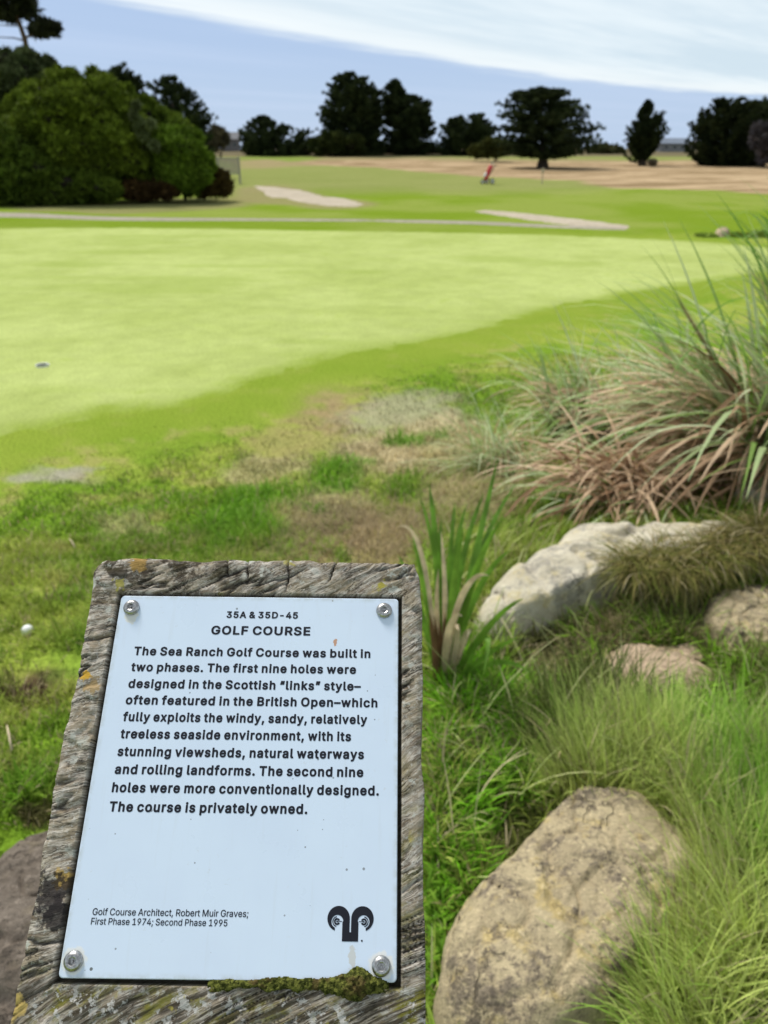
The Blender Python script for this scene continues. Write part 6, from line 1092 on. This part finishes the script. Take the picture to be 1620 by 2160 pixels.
plant('conifer_tree', 'dark round-headed conifer left of the tiered tree', 'tree', (985,328), dict(P=[(922,282),(942,254),(963,246),(985,247),(1015,240),(1028,254),(1045,267),(1062,275),(1062,331),(922,331)], stems=[970, 1010], n=220, rise=.4), 112, 1.05, .40, BK, GT, trunk=([(985,300),(985,270)], 8, 3))
plant('shrub', 'olive green bush at the left foot of the tiered tree', 'shrub', (1045,332), [(1045,312,38,18),(1010,318,28,12)], 92, 1.0, .5, ((.035,.045,.010),(.08,.085,.02)))
plant('conifer_tree', 'broad tiered dark conifer with level branches and one thick trunk', 'tree', (1145,355),
      dict(P=[(1042,216),(1080,206),(1073,193),(1106,191),(1132,185),(1162,190),(1199,190),(1201,206),(1224,210),(1218,219),(1250,230),(1240,236),(1253,254),(1281,269),(1268,279),(1260,284),(1281,301),(1281,310),(1248,323),(1222,329),(1162,325),(1155,330),(1132,330),(1093,329),(1050,322),(1040,300),(1054,284),(1042,268),(1058,258),(1046,240),(1062,228)], stems=[1135, 1142, 1150], n=380, rise=.07, zs=.42, cpx=6.5, up=.05, tiers=[192,203,216,230,243,257,271,285,299,312,322]), 76, 1.2, .30, BK, GT, trunk=([(1145,335),(1145,300),(1142,250),(1138,205)], 11, 3))
plant('shrub', 'thin olive hedge between the tiered tree and the small conical tree', 'shrub', (1280,332), [(1270,318,38,12),(1300,322,22,9)], 118, 1.0, .6, ((.06,.065,.025),(.11,.11,.045)))
plant('conifer_tree', 'small conical dark tree standing alone on the dry grass', 'tree', (1355,346), dict(P=[(1299,306),(1322,294),(1317,275),(1335,262),(1346,236),(1356,228),(1366,213),(1378,219),(1385,236),(1402,235),(1397,254),(1419,267),(1408,284),(1410,298),(1387,310),(1378,319),(1361,331),(1346,331),(1331,319)], stems=[1360], n=200, rise=.6, cpx=5.0, up=.5), 82, 1.05, .32, ((.012,.020,.008),(.035,.050,.016)), GT, trunk=([(1356,325),(1360,290),(1363,240)], 7, 2))
plant('conifer_tree', 'big dark bushy tree near the right edge with one short trunk', 'tree', (1556,347), dict(P=[(1432,311),(1451,293),(1456,262),(1477,245),(1472,232),(1499,223),(1502,208),(1534,215),(1568,206),(1594,215),(1620,221),(1640,240),(1640,331),(1568,336),(1542,336),(1482,331),(1438,319)], stems=[1510, 1550, 1590], n=420, rise=.5, cpx=6.5, up=.45), 82, 1.05, .32, ((.012,.020,.008),(.038,.050,.016)), GT, trunk=([(1556,325),(1553,290),(1545,240)], 9, 3))
plant('conifer_tree', 'dark tree cut off by the right edge behind the bushy one', 'tree', (1640,345), [(1610,235,36,24),(1640,250,50,40),(1640,295,50,38)], 88, 1.0, .34, BK, GT, trunk=([(1640,320),(1640,260)], 9, 3), elong=3.2, up=.4)
plant('shrub', 'bare grey-purple bush leaning at the right edge in front of the dark tree', 'shrub', (1610,350), [(1605,290,22,30),(1618,320,22,26),(1598,270,12,14)], 76, .55, .45, ((.05,.045,.05),(.12,.11,.12)), elong=5)
plant('shrub', 'low dark green plants around the small pale stone by the sand path', 'shrub', (1450,500), [(1490,501,30,4),(1560,502,40,7),(1620,500,50,9)], 18.6, .35, .10, ((.17,.25,.035),(.26,.34,.06)), up=.6, core=0, cov=.35)
plant('shrub', 'small grey bush beside the foot of the small conical tree', 'shrub', (1378,346), [(1376,343,9,4)], 78, .8, .35, ((.10,.09,.06),(.16,.14,.10)))

# ------------------------------------------------------------------ far houses
def house(base, Y, w_, d_, hw, hr, label, wallc, roofc, rz):
    x, y, _ = at_y(base[0], base[1], Y); z = h1(x, y); root = empty('house', (x, y, z), rz); tag(root, label, 'house')
    bm = bmesh.new(); box(bm, (0, 0, hw/2-.2), (w_, d_, hw+.4)); wl = bm_obj('wall', bm, plain('house_wall', wallc, .8, 3, .15), root)
    bm = bmesh.new(); o = .35; hz = hw+.003
    for t in (0, .14):
        pass
    v = [bm.verts.new(q) for q in ((-w_/2-o,-d_/2-o,hz),(w_/2+o,-d_/2-o,hz),(w_/2+o,d_/2+o,hz),(-w_/2-o,d_/2+o,hz),(-w_/2-o,0,hz+hr),(w_/2+o,0,hz+hr))]
    for f in ((0,1,5,4),(2,3,4,5),(1,2,5),(3,0,4),(3,2,1,0)): bm.faces.new([v[i] for i in f])
    bm_obj('roof', bm, plain('house_roof', roofc, .8, 3, .2), root)
    gl = plain('window_glass', (.05,.06,.07), .1, 5, .1); fr = plain('window_frame', (.5,.5,.48), .6, 5, .1)
    for k in (-.3, 0, .3):
        bm = bmesh.new(); box(bm, (k*w_, -d_/2-.02, hw*.55), (w_*.16, .05, hw*.42)); f = bm_obj('window', bm, fr, root)
        bm = bmesh.new(); box(bm, (k*w_, -d_/2-.05, hw*.55), (w_*.14, .02, hw*.36)); bm_obj('pane', bm, gl, f)
house((1405,336), 126, 4.2, 4, 1.0, .75, 'far grey house with blue-grey roof between the conical tree and the bushy tree', (.22,.22,.23), (.16,.19,.24), .15)
house((1450,338), 130, 4.0, 4, .75, .5, 'low tan far building right of the grey house', (.30,.26,.21), (.20,.16,.14), -.1)
house((487,324), 128, 2.6, 4, 1.5, 1.0, 'far grey house behind the thicket, left of the dark hedge', (.16,.145,.15), (.13,.13,.14), .1)

# ------------------------------------------------------------------ slatted board on two posts
def board():
    a = at(507, 388); b = np.array([a[0]-1.25, a[1]+.1, 0]); b[2] = h1(b[0], b[1]); root = empty('slatted_board', a); ang = math.atan2(b[1]-a[1], b[0]-a[0])
    tag(root, 'grey wooden slatted board on posts beside the right end of the thicket', 'board'); root.rotation_euler.z = ang
    s = a[1]/ray(507, 388)[1]/FPX
    for x_ in (0, 1.25):
        bm = bmesh.new(); box(bm, (x_, 0, 26*s-.1), (.09, .09, 52*s+.2)); bm_obj('post', bm, M_GREYWOOD, root)
    for k in range(6):
        bm = bmesh.new(); box(bm, (.625, .062, (21+5.4*k)*s), (1.30, .03, 3.9*s)); bm_obj('slat', bm, M_GREYWOOD, root)
board()

# ------------------------------------------------------------------ push trolley with a red golf bag
def trolley():
    a = at(1032, 388); root = empty('golf_trolley', a, -1.1); tag(root, 'golf push trolley with a red bag standing on the far fairway', 'golf trolley')
    blk = plain('black_plastic', (.03,.03,.03), .5); red = plain('red_bag', (.50,.035,.04), .6, 12, .2); wht = plain('white_bag', (.72,.72,.68), .6); stl = plain('club_steel', (.4,.4,.4), .3, 5, .1, 1)
    for x, y, r in ((-.30,.0,.15),(.30,.0,.15),(0,-.48,.12)):
        bm = bmesh.new(); bmesh.ops.create_cone(bm, cap_ends=True, segments=24, radius1=r, radius2=r, depth=.05, matrix=Matrix.Translation((x, y, r)) @ Matrix.Rotation(PI/2, 4, 'Y'))
        wv = bm_obj('wheel', bm, blk, root)
        bm = bmesh.new(); bmesh.ops.create_cone(bm, cap_ends=True, segments=20, radius1=r*.62, radius2=r*.62, depth=.056, matrix=Matrix.Translation((x, y, r)) @ Matrix.Rotation(PI/2, 4, 'Y')); bm_obj('rim', bm, wht, wv)
    bm = bmesh.new(); tube(bm, [(0,-.48,.12),(0,-.25,.22),(0,.12,.62),(0,.35,.98)], [.018]*4); tube(bm, [(-.3,0,.15),(0,-.1,.30),(.3,0,.15)], [.016]*3); tube(bm, [(-.16,.36,.98),(.16,.36,.98)], [.02]*2); bm_obj('frame', bm, blk, root)
    bm = bmesh.new(); ax = Vector((0, .36, .70)).normalized(); p0 = Vector((0, -.30, .24))
    tube(bm, [p0+ax*t for t in (0, .05, .3, .6, .80)], [.10, .125, .12, .125, .135], 18); bg = bm_obj('golf_bag', bm, red, root, True)
    bm = bmesh.new(); tube(bm, [p0+ax*t+Vector((.0,-.10,.05)) for t in (.04, .10, .30, .36)], [.03, .075, .075, .03], 12); bm_obj('pocket', bm, wht, bg, True)
    for k in range(5):
        bm = bmesh.new(); q = p0+ax*.78+Vector((.07*math.cos(k*1.26), .03*math.sin(k*1.26), 0)); e = q+ax*(.16+.04*(k % 3))
        tube(bm, [q, e], [.006, .006], 6); box(bm, e+Vector((.02, 0, .01)), (.07, .03, .04)); bm_obj('golf_club', bm, stl, root)
trolley()
def stake():
    a = at(1143, 388); root = empty('marker_post', a); tag(root, 'thin pale marker post on the far fairway in front of the tiered tree', 'post')
    m = plain('pale_paint', (.46,.38,.28), .7)
    bm = bmesh.new(); tube(bm, [(0,0,-.1),(0,0,.62)], [.04,.035], 10); bm_obj('post', bm, m, root)
    bm = bmesh.new(); box(bm, (0,0,.72), (.15,.12,.24)); bmesh.ops.bevel(bm, geom=bm.edges[:], offset=.02, segments=2, affect='EDGES'); bm_obj('head', bm, m, root)
stake()
# dry stalk lying in the rough
def stalk(px, py, ang, L, label):
    a = at(px, py); bm = bmesh.new(); d = Vector((math.cos(ang), math.sin(ang), 0))
    tube(bm, [-d*L/2, d*L*.05+Vector((0, 0, .012)), d*L/2+Vector((0, 0, .004))], [.004, .0035, .002], 7)
    tag(bm_obj('dry_stalk', bm, plain('straw', (.55,.45,.30), .8), None, True, (a[0], a[1], a[2]+.03)), label, 'stalk')
stalk(25, 1575, 2.1, .11, 'pale dry stalk lying in the rough at the left edge beside the sign')
stalk(155, 1160, 2.2, .10, 'short pale dry stalk in the rough above the left corner of the sign')
